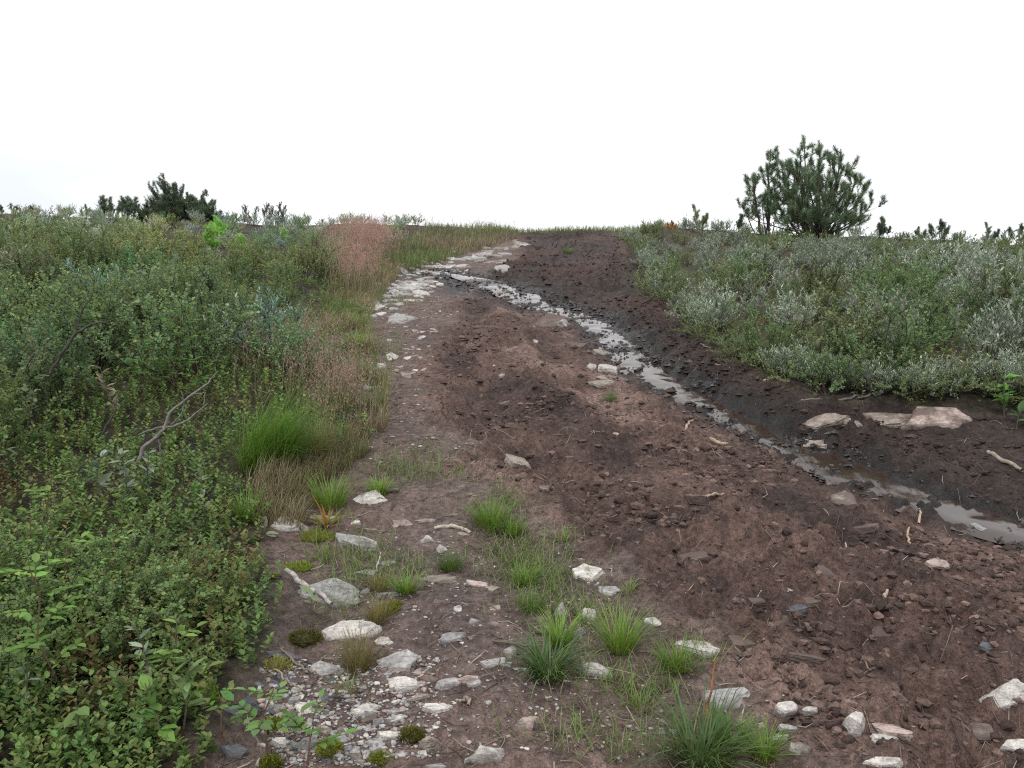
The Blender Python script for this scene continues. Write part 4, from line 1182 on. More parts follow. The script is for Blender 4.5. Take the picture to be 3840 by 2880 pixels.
for q, k, lab in (
 (f_(575, 1012, 240, 135), 'long', 'tall green grass clump bending to the right at the turf edge'),
 (f_(690, 985, 100, 60), 'brown', 'yellowish right half of the tall grass clump'),
 (f_(650, 745, 75, 50), 'bright', 'vivid green tuft at the upper verge below the shrubs'),
 (f_(535, 1125, 95, 52), 'bright', 'vivid green tuft in the bilberry cover below the tall grass clump'),
 (a_(1180, 385, 300, 120), 'bright', 'bright spreading tuft, topmost in the middle of the path'),
 (a_(1290, 430, 200, 80), 'bright', 'bright low tuft just right of the topmost path tuft'),
 (a_(970, 618, 215, 82), 'fine', 'low fine-bladed tuft behind the broad sunken stone'),
 (a_(735, 742, 150, 105), 'bright', 'yellowish-green tuft right of the triangular boulder'),
 (a_(600, 722, 200, 80), 'brown', 'thin wispy brown tuft above the triangular boulder tip'),
 (a_(1400, 838, 250, 85), 'fine', 'fine dark green tuft left of the finger-like stone'),
 (a_(1360, 692, 190, 100), 'bright', 'loose bright tuft in the grass strip above the finger stone'),
 (a_(1480, 1180, 330, 170), 'dark', 'dark broad-bladed drooping tuft in the middle of the path'),
 (a_(485, 1142, 260, 170), 'brown', 'brownish dense tuft between the two flat grey slabs'),
 (a_(1540, 1012, 160, 150), 'bright', 'upright light green tuft behind the dark drooping tuft'),
 (b_(600, 1040, 260, 210), 'bright', 'bushy green tuft between the rough white stone and the broad white rock'),
 (b_(890, 1150, 230, 135), 'bright', 'low rounded green tuft below the broad white rock'),
 (b_(1020, 1635, 480, 250), 'dark', 'largest grass clump at the bottom edge below the pyramid boulder'),
 (b_(1180, 1560, 300, 150), 'bright', 'lighter grass behind the largest clump at the bottom edge'),
 (b_(1350, 1612, 220, 150), 'bright', 'green tuft at the right side of the lowest clump'),
 (b_(690, 1352, 280, 100), 'sparse', 'few flat grass blades left of the pyramid boulder'),
 (a_(330, 285, 290, 150), 'bright', 'dark green grass left of the knobbly white rock'),
 (a_(600, 208, 220, 75), 'bright', 'short green grass behind the knobbly white rock'),
 (a_(290, 572, 160, 90), 'sparse', 'sparse tuft below the long tilted slab'),
 (a_(590, 880, 210, 90), 'brown', 'short yellowish tuft above the cracked white rock'),
 (d_(1745, 1572, 140, 60), 'fine', 'small lone tuft among the tan slabs by the rill'),
 (d_(110, 1095, 150, 90), 'bright', 'grass tuft at the verge left of the large flat slab'),
 (d_(100, 1225, 160, 110), 'bright', 'grass tuft at the verge below the large flat slab'),
 (d_(150, 1405, 190, 80), 'fine', 'low grass tuft at the verge beside the reddish path'),
 (a_(1560, 462, 140, 100), 'sparse', 'sparse tuft at the mud edge above the pale wedge'),
 (a_(430, 1280, 160, 110), 'sparse', 'few grass blades rooted in the slate chips below the brownish tuft'),
 (d_(1470, 610, 90, 40), 'fine', 'faint green tuft on the dark peat near the brow'),
 (b_(640, 735, 140, 60), 'sparse', 'grass blades beside the pale blocky stone'),
):
    tuft(*q, k, lab)

# ------------------------------------------------------------------ pines
def needles(mb, P, ax, rng, L=.06, n=46, run=.10, col=(.052, .092, .042), w=.0030):
    """bottle-brush of needles around a shoot that ends at P and points along ax"""
    ax = unit(ax)
    s1 = unit(np.cross(ax, np.array([.3, .2, .9]))); s2 = np.cross(ax, s1)
    f = rng.random(n); a = rng.uniform(0, 6.28, n)
    rad = s1 * np.cos(a)[:, None] + s2 * np.sin(a)[:, None]
    b = np.asarray(P) - ax * ((1 - f) * run)[:, None]
    d = unit(ax * rng.uniform(.5, 1.1, (n, 1)) + rad * rng.uniform(.5, 1.0, (n, 1)))
    t = b + d * (L * rng.uniform(.75, 1.15, n))[:, None]
    sd = unit(np.cross(d, rng.normal(0, 1, (n, 3)))) * w
    V = np.stack([b - sd * .5, b + sd * .5, t], 1)
    F = np.arange(n * 3).reshape(-1, 3)
    C = np.array(col) * (1 + .25 * rng.normal(0, .6, (n, 1))) * (1 + .2 * rng.normal(0, .6))
    mb.add(V.reshape(-1, 3), [F], np.repeat(np.clip(C, .01, .5), 3, 0))
def pine_stem(tr, cr, rng, base, tip, r0, lat, lat_len, tuft_kw, bend=.25, start=.3, bark=(.085, .07, .06)):
    base, tip = np.array(base, float), np.array(tip, float)
    f = np.linspace(0, 1, 8)[:, None]
    mid = np.array([(tip - base)[0] * bend, (tip - base)[1] * bend, 0])
    pts = base + (tip - base) * f + mid * (np.sin(f * math.pi) * .55) + rng.normal(0, .012, (8, 3)) * np.linalg.norm(tip - base)
    pts[0], pts[-1] = base, tip
    tube(tr, pts, np.linspace(r0, r0 * .3, 8), np.array(bark) * rng.uniform(.8, 1.3), 5)
    ax = pts[-1] - pts[-2]
    for k in range(3): needles(cr, pts[-1] - unit(ax) * k * tuft_kw['run'] * .7, ax, rng, **tuft_kw)
    for k in range(lat):
        g = start + (1 - start) * (k + rng.random()) / lat
        p, t = sample(pts, np.array([min(g, .97)])); p, t = p[0], t[0]
        a = rng.uniform(0, 6.28)
        out = np.array([math.cos(a), math.sin(a), rng.uniform(-.05, .35)])
        ll = lat_len * rng.uniform(.6, 1.2) * (1.15 - .7 * g)
        w = wander(rng, p, out, ll, 4, .38, .14)
        tube(tr, w, np.linspace(r0 * .35, r0 * .14, 5), np.array(bark) * rng.uniform(.8, 1.3), 4)
        e = w[-1] - w[-2]
        for q in range(2 if rng.random() < .6 else 3): needles(cr, w[-1] - unit(e) * q * tuft_kw['run'] * .75, e, rng, **tuft_kw)
        for s in range(rng.integers(1, 4)):
            pp, tt = sample(w, np.array([rng.uniform(.45, .9)])); pp, tt = pp[0], tt[0]
            w2 = wander(rng, pp, tt + rng.normal(0, .7, 3) + np.array([0, 0, .4]), ll * .35, 2, .5, .1)
            tube(tr, w2, np.linspace(r0 * .18, r0 * .1, 3), bark, 3)
            needles(cr, w2[-1], w2[-1] - w2[-2], rng, **tuft_kw)
            if rng.random() < .5: needles(cr, w2[-1] - unit(w2[-1] - w2[-2]) * tuft_kw['run'] * .6, w2[-1] - w2[-2], rng, **tuft_kw)
def place_tree(name, u, Y, label, tr, cr, cat='tree', group=None, dz=-.05):
    d = view_dir(u, 900); x = d[0] / d[1] * Y
    e = link(name, None, None, (x, Y, gz(x, Y) + dz))
    tag(e, label, cat, group)
    link('trunk', tr.mesh('trunk', M_BARK), e); link('crown', cr.mesh('crown', M_NEEDLE), e)
    return e
def big_pine():
    rng = np.random.default_rng(601); tr, cr = MB(), MB()
    k = .00197                                                   # metres per pixel of the enlargement the tips were read in
    X = lambda px: (px - 1080) * k
    Z = lambda py: (1330 - py) * k
    tips = [(330,610,.35),(400,580,-.3),(560,300,.1),(590,420,-.4),(720,330,-.5),(740,470,.5),(850,310,.3),(900,420,-.2),(955,175,0),(1090,215,.25),(1200,250,-.3),(1240,420,.5),
            (1375,300,.1),(1340,540,-.5),(1510,440,.3),(1470,610,.6),(1560,740,-.4),(1735,670,0),(1730,890,.3),(1720,1030,-.3),(240,930,.1),(290,1010,-.4),(640,800,.7),(700,1080,.8),(560,1150,.7),
            (1000,560,.8),(1150,700,.9),(880,640,.9),(1400,790,.8),(1350,960,.9),(1000,980,.9),(800,980,.8),(1450,1120,.7),(1100,1150,.9), (430,860,.4),(520,880,.1),(650,600,.5),(690,760,-.6),(620,930,.3),(720,900,-.4),(780,600,-.7),(1100,450,-.7),(1250,650,-.8),(950,780,-.8),(1500,900,-.6),(1180,900,-.8),(850,850,-.5),(1300,1050,-.7),(750,1150,.4),(1600,1080,.3),(900,1150,.9),(1250,1150,.8)]
    for i, (px, py, dy) in enumerate(tips):
        left = px < 640 and py < 1000
        bx = X(1130 + rng.normal(0, 60)) if not left else X(px * .45 + 600 * .55)
        Lz = Z(py)
        low = py > 760
        pine_stem(tr, cr, rng, (bx, dy * -.15, .0 if not left else .05), (X(px), -dy * .9, Lz), .030 if not low else .018, int((7 if not left else 7) * max(.5, Lz / 1.8)) + 2, .66 if not left else .50,
                  dict(L=.115, n=58, run=.13, col=(.140, .205, .108), w=.0052), bend=.35 if px > 900 else .15, start=.34 if not left else .42)
    return place_tree('pine_tree', 3042, 18.6, 'many-stemmed dark green pine standing alone on the right brow', tr, cr)
big_pine()
def pine_bush():
    rng = np.random.default_rng(611); tr, cr = MB(), MB(); k = .0029
    X = lambda px: (px - 940) * k
    Z = lambda py: (500 - py) * k
    kw = dict(L=.075, n=46, run=.13, col=(.145, .195, .115), w=.0056)
    for px, py in [(600,400),(655,270),(700,300),(760,240),(800,190),(850,160),(880,115),(900,190),(960,180),(1000,215),(1060,280),(1140,240),(1150,300),(1230,350),(1280,410),(1310,450),(720,380),(800,300),(900,290),(1000,330),(1100,350),(1180,400),(640,430),(760,420),(860,400),(960,410),(1060,430),(820,240),(780,330),(840,340),(900,240),(950,270),(1010,280),(1060,350),(1130,330),(1200,330),(1230,400),(700,420),(1150,430),(1260,450),(590,440),(680,340)]:
        dy = rng.uniform(-.5, .5)
        pine_stem(tr, cr, rng, (X(px * .6 + 940 * .4), dy * .6, 0), (X(px), dy, Z(py)), .018, 11, .36, kw, .2, .10)
    return place_tree('pine_bush', 682, 19.4, 'dense dark round thicket of dwarf pine on the left brow', tr, cr, 'bush')
pine_bush()
def seedling_proto(seed, kind):
    rng = np.random.default_rng(seed); tr, cr = MB(), MB()
    if kind == 'pine':      # bare stem, a few pompom tufts
        kw = dict(L=.075, n=52, run=.10, col=(.145, .19, .118), w=.0052)
        for s in range(rng.integers(2, 4)):
            pine_stem(tr, cr, rng, (rng.normal(0, .02), 0, 0), (rng.normal(0, .10), rng.normal(0, .08), rng.uniform(.32, .62)), .010, rng.integers(3, 6), .16, kw, .1, .45)
    else:                   # thin leader with flat whorls
        kw = dict(L=.040, n=34, run=.12, col=(.125, .155, .105), w=.0048)
        pine_stem(tr, cr, rng, (0, 0, 0), (rng.normal(0, .04), rng.normal(0, .03), .55), .010, 15, .20, kw, .1, .1)
    return tr.mesh('trunk', M_BARK), cr.mesh('crown', M_NEEDLE)
SEED = {'pine': [seedling_proto(620 + i, 'pine') for i in range(4)], 'spire': [seedling_proto(630 + i, 'spire') for i in range(3)]}
def seedling(u, Y, kind, sc_, label, group=None, tint=(1, 1, 1), i=0, name=None):
    d = view_dir(u, 900); x = d[0] / d[1] * Y
    pr = SEED[kind][i % len(SEED[kind])]
    e = link(name or 'pine_seedling', None, None, (x, Y, gz(x, Y)), i * 1.7, sc_)
    tag(e, label, 'young tree', group)
    for nm, me in (('trunk', pr[0]), ('crown', pr[1])):
        o = link(nm, me, e); o.color = tuple(tint) + (1,)
z3 = lambda px: 300 + px * .4069
for i, (px, s, lab) in enumerate([(235, 1.05, 'slender pine seedling, leftmost of the row beside the dark pine thicket'), (285, .95, 'second pine seedling from the left in the row beside the pine thicket'),
        (330, .75, 'short pine seedling, third from the left beside the pine thicket'), (400, 1.1, 'bushy pine seedling midway in the row left of the pine thicket'),
        (450, 1.05, 'pine seedling just right of the bushy one left of the thicket'), (490, .95, 'pine seedling with a leaning top near the pine thicket'),
        (560, 1.2, 'tallest pine seedling touching the left side of the pine thicket')]):
    seedling(z3(px), 19.2 + .25 * math.sin(i * 2.1), 'pine', s * .92, lab, None, (1, 1, 1), i)
for i, (px, s, lab) in enumerate([(1440, .5, 'tiny spruce-like seedling alone right of the pine thicket'), (1550, .95, 'dark spire seedling, leftmost of the cluster right of the thicket'),
        (1605, .85, 'spire seedling with rusty twigs at its foot, second in the cluster'), (1720, 1.05, 'broadest spire seedling in the middle of the cluster'),
        (1775, .95, 'thin spire seedling right of the broadest one'), (1830, 1.0, 'spire seedling second from the right in the cluster'),
        (1893, .95, 'rightmost spire seedling of the cluster on the left brow'), (2010, .45, 'small seedling between the cluster and the brow grass')]):
    seedling(z3(px), 19.3 + .2 * math.sin(i * 1.3), 'spire', s * .95, lab, None, (1, 1, 1), i)
for i, (px, s, lab) in enumerate([(60, .55, 'tuft of pine on the skyline close to the left edge'), (120, .5, 'pine tuft on the skyline right of the leftmost one'), (10, .45, 'pine tuft on the skyline cut by the left edge'),
        (330, .6, 'low pine tuft on the skyline left of the seedling row')]):
    seedling(px * 1.0 + 0, 19.2, 'pine', s, lab, None, (1, 1, 1), i + 2)
c3 = lambda px: 2560 + px * .5787
for i, (px, s, k, lab) in enumerate([(1275, .95, 'pine', 'bushy pine seedling nearest to the right of the pine tree'), (1310, .7, 'pine', 'lower pine seedling beside the bushy one right of the pine tree'),
        (1530, .75, 'pine', 'small pine seedling second along the right skyline'), (1655, 1.0, 'pine', 'pompom-topped pine seedling on the right skyline'), (1700, .85, 'spire', 'thin bare-stemmed seedling beside the pompom-topped one'),
        (2000, .85, 'pine', 'rounded pine seedling near the right edge of the skyline'), (2080, .6, 'spire', 'thin seedling between the last two pines on the right'), (2175, .95, 'pine', 'last pine seedling on the skyline at the right edge'),
        (360, .75, 'pine', 'pine seedling on the brow at the left foot of the pine tree'), (110, 1.0, 'pine', 'yellowish pine seedling on the brow left of the pine tree')]):
    seedling(c3(px), 18.6 + .3 * math.sin(i * 1.9), k, s * 1.05, lab, None, (1.5, 1.3, 1) if px == 110 else (1, 1, 1), i)
for u, v, s, lab in [(1255, 650, .85, 'bright green young pine sprig, tallest on the upper left slope'), (1200, 760, .8, 'bushy bright green young pine below the tallest sprig'),
        (1480, 770, .6, 'bright green pine sprig right of the bushy young pine'), (565, 690, .6, 'bright green pine sprig on the slope left of the bushy one'), (1880, 640, .5, 'low bright green pine sprig near the brow grass'), (230, 820, .5, 'low bright green pine sprig far left on the slope')]:
    x, y, t = ground_hit(300 + u * .4069, 600 + v * .4069 + 60)
    seedling(300 + u * .4069, y, 'pine', s * 1.15, lab, None, (2.2, 3.0, 1.1), int(u) % 4, 'young_pine')
for u, Y, s, lab in [(2515, 17.6, .55, 'orange dead pine sprig on the brow right of the track'), (582, 19.0, .5, 'orange dead sprig in front of the dark pine thicket'), (790, 16.2, .45, 'faded orange sprig above the bright young pine'), (935, 19.0, .45, 'rusty sprig at the foot of the spire seedlings')]:
    seedling(u, Y, 'pine', s, lab, None, (2.6, 1.2, .7), int(u) % 4, 'dead_sprig')

# ------------------------------------------------------------------ leafy sprouts, single plants
def at_depth(u, v, Y):
    d = view_dir(u, v); return np.array([d[0] / d[1] * Y, Y, CAM_H + d[2] / d[1] * Y])
def sprout(u, v, h, kind, label, lsize=.035, col=(.155, .27, .065), nl=7, name=None):
    """a single plant rooted at u, v of the photograph, h metres tall: stem, leaves and (on pinnate leaves) leaflets"""
    rng = np.random.default_rng(int(u * 3 + v)); st = MB(); up = np.array([0, 0, 1.0])
    x, y, t = ground_hit(u, v)
    e = link(name or {'rose': 'rose_sapling', 'willow': 'willow_sprout', 'herb': 'leafy_herb'}[kind], None, None, (x, y, gz(x, y)))
    tag(e, label, 'plant')
    mat = M_SILVER if kind == 'willow' else M_LEAF
    top = np.array([rng.normal(0, .12) * h, rng.normal(0, .08) * h, h])
    pts = np.linspace(0, 1, 5)[:, None] * top + rng.normal(0, .02 * h, (5, 3)); pts[0] = (0, 0, -.02)
    tube(st, pts, np.linspace(.0032, .0016, 5), (.15, .085, .06) if kind == 'rose' else (.10, .10, .06), 5)
    link('stem', st.mesh('stem', M_BARK), e)
    for k in range(nl):
        g = .25 + .75 * (k + .5) / nl
        p, tt = sample(pts, np.array([min(g, .98)])); p = p[0]; a = k * 2.4 + rng.uniform(0, .6)
        out = unit(np.array([math.cos(a), math.sin(a), rng.uniform(.15, .7)]))
        c = np.array(col) * (1 + .25 * (g - .6)) * rng.uniform(.85, 1.15)
        if kind == 'rose':
            n = 2 if g > .8 else 3; l = lsize * rng.uniform(.8, 1.1) * (1.15 - .35 * g); Ls = l * (1 + .55 * n); sd = unit(np.cross(out, up))
            sk = MB(); tube(sk, np.array([p, p + out * Ls * .5 + up * Ls * .05, p + out * Ls]), [.0012, .001, .0007], (.12, .14, .04), 3)
            lo = link('leaf', sk.mesh('leaf', M_LEAF), e)
            spots = [(p + out * Ls * (.35 + .6 * i / n), out * .55 + sd * q * .9 + rng.normal(0, .1, 3), l * rng.uniform(.85, 1.1)) for i in range(n) for q in (-1, 1)] + [(p + out * Ls, out, l * 1.15)]
            for q, dd, ll in spots:
                mb = MB(); leaves(mb, q[None], dd[None], (up + rng.normal(0, .22, 3))[None], ll, ll * .52, jitter_col(rng, 1, c, .12), .16, .12)
                link('leaflet', mb.mesh('leaflet', M_LEAF), lo)
        else:
            for i in range(3 if kind == 'willow' else 2):
                mb = MB(); ll = lsize * rng.uniform(.8, 1.2)
                leaves(mb, p[None], (out + rng.normal(0, .4, 3))[None], (up + rng.normal(0, .3, 3))[None], ll, ll * (.36 if kind == 'willow' else .5), jitter_col(rng, 1, c, .12), .15, .12)
                link('leaf', mb.mesh('leaf', mat), e)
F2 = lambda u, v: (u * 1.736, v * 1.736)
G4 = lambda u, v: (u * .5787, 1200 + v * .5787)
G5 = lambda u, v: (u * .5787, 1920 + v * .5787)
SIL = (.21, .26, .19)
for (u, v), h, k, lab, ls, col, nl in (
 (G5(290, 1290), .30, 'rose', 'bright green rose sapling with red stem, nearest the bottom left corner', .042, (.17, .30, .075), 8),
 (G5(330, 420), .28, 'rose', 'rose sapling with a yellow-green top at the left edge', .036, (.17, .26, .06), 8),
 (G5(180, 420), .20, 'rose', 'smaller rose sapling left of the yellow-topped one', .030, (.13, .22, .055), 6),
 (F2(380, 860), .52, 'rose', 'tall light green leafy sapling above the bare dead branch', .050, (.15, .26, .07), 13),
 (F2(310, 870), .34, 'rose', 'darker leafy sapling left of the tall light green one', .044, (.10, .20, .06), 9),
 (F2(430, 900), .30, 'rose', 'leafy sapling right of the tall light green one', .040, (.105, .20, .055), 8),
 (F2(160, 900), .22, 'herb', 'light green herb in the shade at the left below the dark thicket', .05, (.15, .27, .08), 5),
 (G5(540, 1640), .12, 'herb', 'whorl of broad pale leaves at the bottom edge', .062, (.17, .27, .085), 3),
 (G5(1180, 1420), .15, 'willow', 'willow sprout with one orange leaf near the gravel patch', .055, (.15, .22, .08), 5),
 (G5(1090, 1560), .13, 'herb', 'rounded bright green leaves at the bottom edge left of the gravel', .052, (.16, .31, .075), 4),
 (G5(1720, 1640), .13, 'rose', 'leafy sprout with pale leaflets in front of the squarish block', .036, (.15, .27, .09), 5),
 (G5(1990, 1650), .10, 'rose', 'sprout at the bottom edge right of the pale leaflet sprout', .034, (.14, .26, .08), 4),
 (G5(1450, 1500), .10, 'rose', 'small sprout left of the bluish slate plate', .028, (.15, .25, .07), 4),
 (G5(1120, 1130), .10, 'herb', 'small four-leaved herb in the bilberry above the bottom left plants', .045, (.12, .22, .08), 3),
 (G5(1450, 440), .07, 'rose', 'tiny yellow-green seedling in the bilberry near the turf edge', .026, (.21, .30, .05), 4),
 (G5(1730, 190), .06, 'herb', 'pale two-leaved seedling at the turf edge near the rough white rock', .05, (.24, .28, .18), 2),
 (G5(2020, 740), .08, 'herb', 'wilted pale seedling beside the cracked white rock', .05, (.20, .23, .13), 3),
 (G4(600, 1200), .20, 'willow', 'grey willow sprout with one large pale leaf in the bilberry', .072, SIL, 4),
 (G4(850, 1290), .26, 'willow', 'bushy grey willow sprout below the bare dead branch', .050, SIL, 12),
 (G4(960, 1180), .20, 'willow', 'grey willow sprout right of the bushy one below the dead branch', .044, SIL, 9),
 (G4(780, 700), .30, 'willow', 'withered grey willow beside the bare dead branch', .055, (.26, .25, .17), 10),
 (G4(480, 520), .20, 'herb', 'light herb with one white leaf above the withered willow', .05, (.19, .29, .09), 4),
 (G4(70, 1080), .16, 'willow', 'willow sprout at the left edge below the dark thicket', .05, (.13, .20, .08), 6),
 (F2(800, 955), .14, 'herb', 'light green broad-leaved plant right of the tall grass clump', .042, (.16, .27, .07), 6),
 (F2(740, 975), .14, 'herb', 'leafy plant between the tall grass clump and the path', .040, (.12, .21, .07), 5),
 (F2(2170, 905), .22, 'herb', 'vivid green broad-leaved plant on the bank near the right edge', .07, (.15, .32, .07), 6),
 (F2(2195, 930), .12, 'herb', 'second broad-leaved plant on the bank at the right edge', .06, (.13, .25, .09), 4),
 (F2(1640, 735), .30, 'rose', 'fresh green rose sapling among the willows above the rill', .040, (.12, .26, .07), 8),
 (F2(5, 1320), .22, 'herb', 'large single light green leaf cut by the left edge', .09, (.20, .30, .09), 2)):
    sprout(u, v, h * (1.45 if v > 2300 else 1.15), k, lab, ls * 1.1, col, nl)
rf = np.random.default_rng(733)
for i in range(20):
    u, v = rf.uniform(20, 980), rf.uniform(1950, 2860)
    if u > 960 - .28 * (v - 1950): continue
    k_ = ['herb', 'rose', 'herb', 'willow'][i % 4]
    sprout(u, v, rf.uniform(.17, .26), k_, {'herb': 'light green broad-leaved sprout poking out of the near bilberry', 'rose': 'light green pinnate sprout poking out of the near bilberry', 'willow': 'greyish narrow-leaved sprout poking out of the near bilberry'}[k_],
           rf.uniform(.034, .048), (.19, .31, .085) if k_ != 'willow' else (.24, .29, .20), 5 if k_ != 'rose' else 4)
    e_ = [o for o in COL.objects if o.parent is None][-1]; e_['group'] = 'fresh sprouts in the near bilberry, ' + k_
# plant with orange upright leaves between the pale slabs
def orange_plant():
    rng = np.random.default_rng(700); mb = MB()
    x, y, t = ground_hit(1000 + 318 * .7111, 1700 + 380 * .7111)
    m = 26; a = rng.uniform(0, 6.28, m)
    C = jitter_col(rng, m, (.20, .22, .05), .2, (.42, .17, .04), .4)
    blades(mb, np.stack([.02 * np.cos(a), .02 * np.sin(a), 0 * a - .005], -1), a, rng.uniform(.5, 1.1, m), rng.uniform(.06, .13, m), .013, rng.uniform(.2, .9, m), C * .9, C, 4)
    C = np.array([(.42, .16, .035), (.45, .20, .04), (.33, .26, .05), (.40, .13, .04)])
    blades(mb, np.zeros((4, 3)), np.array([3.0, 2.6, .3, 3.4]), np.array([.35, .2, .18, .6]), np.array([.17, .10, .21, .11]), .014, np.array([.3, .3, -.2, .4]), C * .9, C, 5)
    tag(link('orange_leaved_plant', mb.mesh('orange_leaved_plant', M_GRASS), None, (x, y, gz(x, y))), 'plant with upright orange and yellow leaves between the pale slabs', 'plant')
orange_plant()
def dry_stalk(u0, v0, u1, v1, label, col, r=.0028):
    x, y, t = ground_hit(u0, v0); b = np.array([x, y, gz(x, y) - .01]); e = at_depth(u1, v1, y)
    mb = MB(); f = np.linspace(0, 1, 5)[:, None]
    tube(mb, b * (1 - f) + e * f + np.random.default_rng(int(u0)).normal(0, .003, (5, 3)), np.linspace(r, r * .5, 5), col, 4)
    tag(link('dry_stalk', mb.mesh('dry_stalk', M_TWIG)), label, 'stalk')
dry_stalk(1900 + 1045 * .711, 1700 + 1400 * .711, 1900 + 1108 * .711, 1700 + 1092 * .711, 'rust-orange dry stalk standing left of the pyramid boulder', (.30, .13, .05), .0045)
dry_stalk(1900 + 1232 * .711, 1700 + 1420 * .711, 1900 + 1246 * .711, 1700 + 1295 * .711, 'short bleached stalk in front of the pyramid boulder', (.5, .47, .42), .0035)
dry_stalk(1900 + 1150 * .711, 1700 + 1375 * .711, 1900 + 1235 * .711, 1700 + 1210 * .711, 'thin dark grass stem crossing the pyramid boulder', (.08, .07, .05), .002)
dry_stalk(1900 + 555 * .711, 1700 + 655 * .711, 1900 + 550 * .711, 1700 + 590 * .711, 'short bleached stalk right of the pale wedge stone', (.45, .42, .36), .003)

# ------------------------------------------------------------------ bare branches, sticks and roots
def branch(name, lines, label, col, cat='branch', depth=None, shared=None):
    """polylines of the photograph ((u, v, radius m)...) built at their true distance; parts: one mesh per limb joined as a single piece of wood"""
    mb = MB(); rng = np.random.default_rng(len(label) * 7)
    u0, v0 = lines[0][0][:2]
    if depth is None: depth = ground_hit(u0, v0)[1]
    for li, ln in enumerate(lines):
        pts = []
        off = rng.uniform(-.06, .06) if li else 0
        for i, (u, v, r) in enumerate(ln):
            p = at_depth(u, v, depth + off * i / max(len(ln) - 1, 1))
            p[2] = max(p[2], gz(p[0], p[1]) - .01)
            pts.append(p)
        pts = np.array(pts); k = len(pts)
        f = np.linspace(0, k - 1, (k - 1) * 3 + 1); i = np.clip(f.astype(int), 0, k - 2); g = (f - i)[:, None]
        P = pts[i] * (1 - g) + pts[i + 1] * g + rng.normal(0, .0025, (len(f), 3))
        tube(mb, P, np.interp(f, np.arange(k), [q[2] for q in ln]), np.array(col) * rng.uniform(.85, 1.15), 6)
    tag(link(name, mb.mesh(name, M_BARK, True)), label, cat)
g4 = lambda *L: [(u * .5787, 1200 + v * .5787, r) for u, v, r in L]
g5 = lambda *L: [(u * .5787, 1920 + v * .5787, r) for u, v, r in L]
branch('dead_branch', [g4((850,985,.011),(885,935,.012),(920,880,.012),(925,830,.011),(1000,770,.010),(1060,700,.009),(1100,600,.007),(1170,540,.0065),(1250,480,.006),(1350,410,.005),(1410,330,.003)),
    g4((1060,700,.006),(1150,680,.006),(1230,640,.005),(1330,550,.003)), g4((1060,695,.005),(1000,705,.0045),(895,745,.003)), g4((1110,680,.004),(1180,600,.004),(1195,540,.003),(1175,460,.0025)),
    g4((1020,770,.004),(1050,870,.004),(1060,935,.003)), g4((1250,480,.004),(1330,470,.003),(1320,550,.002))], 'bare forked dead branch standing out of the bilberry on the left', (.20, .18, .175))
branch('dead_branch', [g4((672,790,.006),(660,740,.006),(700,670,.005),(745,600,.004),(760,480,.003))], 'thin bent dead twig left of the forked dead branch', (.09, .08, .075))
branch('dead_branch', [g4((1410,1130,.004),(1480,1100,.005),(1560,1080,.005),(1625,1045,.003))], 'short dead twig lying in the bilberry right of the willow sprouts', (.11, .10, .09))
branch('dead_branch', [g4((770,1080,.004),(740,990,.004),(690,910,.004),(640,850,.003))], 'dark bare twig rising left of the bushy willow sprout', (.07, .06, .055))
for L, lab, dp in ((((-40,900,.012),(60,840,.012),(180,830,.011),(320,800,.010),(430,790,.010),(560,800,.009),(700,800,.008),(850,792,.006),(1000,770,.004)), 'long brown birch stem lying low across the bottom left ground cover', 2.52),
        (((430,788,.008),(560,740,.008),(700,690,.006),(790,650,.005),(850,620,.004)), 'rising fork of the low birch stem at the bottom left', 2.56),
        (((-20,790,.008),(100,700,.007),(220,600,.006),(330,520,.004),(390,470,.003)), 'dark slanting birch limb at the bottom left edge', 2.62),
        (((40,720,.006),(180,610,.005),(300,560,.004),(420,500,.003),(560,440,.002)), 'thinner slanting limb beside the dark birch limb at the bottom left', 2.66),
        (((200,330,.012),(290,322,.012),(390,318,.011)), 'short thick grey branch piece under the yellow-topped rose sapling', 3.05),
        (((480,590,.003),(530,500,.003),(590,390,.002),(650,300,.0015)), 'thin upright bare twigs right of the yellow-topped sapling', 2.95)):
    branch('birch_branch', [g5(*L)], lab, (.095, .072, .062), depth=dp)
for L, lab in (([(190,1400,.009),(230,1330,.009),(285,1250,.007),(340,1220,.006),(430,1200,.003)], 'dark gnarled birch limb showing inside the thicket at the left'),
               ([(285,1250,.005),(300,1180,.004),(350,1100,.002)], 'upright fork of the dark gnarled birch in the left thicket'),
               ([(0,1560,.009),(40,1480,.008),(80,1400,.006),(130,1330,.004)], 'dark birch limb rising at the left edge below the thicket')):
    branch('birch_branch', [L], lab, (.07, .06, .055), depth=4.2)
def stick(pts, r, label, col=(.27, .21, .165), name='stick', lift=.012):
    """a stick lying on the ground along points of the photograph"""
    mb = MB(); P = []
    for u, v in pts:
        x, y, t = ground_hit(u, v); P.append((x, y, gz(x, y) + lift))
    P = np.array(P); k = len(P)
    f = np.linspace(0, k - 1, (k - 1) * 4 + 1); i = np.clip(f.astype(int), 0, k - 2); g = (f - i)[:, None]
    Q = P[i] * (1 - g) + P[i + 1] * g + np.random.default_rng(int(pts[0][0])).normal(0, .003, (len(f), 3))
    tube(mb, Q, r * (1 - .45 * np.abs(f / (k - 1) - .35)), col, 6)
    V = mb.V[0]; c0, c1 = V[:6].mean(0), V[-6:].mean(0)
    tag(link(name, mb.mesh(name, M_BARK, True)), label, 'stick')
A2 = lambda *L: [(1000 + u * .7111, 1700 + v * .7111) for u, v in L]
B2 = lambda *L: [(1900 + u * .7111, 1700 + v * .7111) for u, v in L]
C2 = lambda *L: [(2560 + u * .952, 1300 + v * .952) for u, v in L]
D2 = lambda *L: [(1280 + u * .5787, 600 + v * .5787) for u, v in L]
H2 = lambda *L: [(2300 + u * .3617, 1100 + v * .3617) for u, v in L]
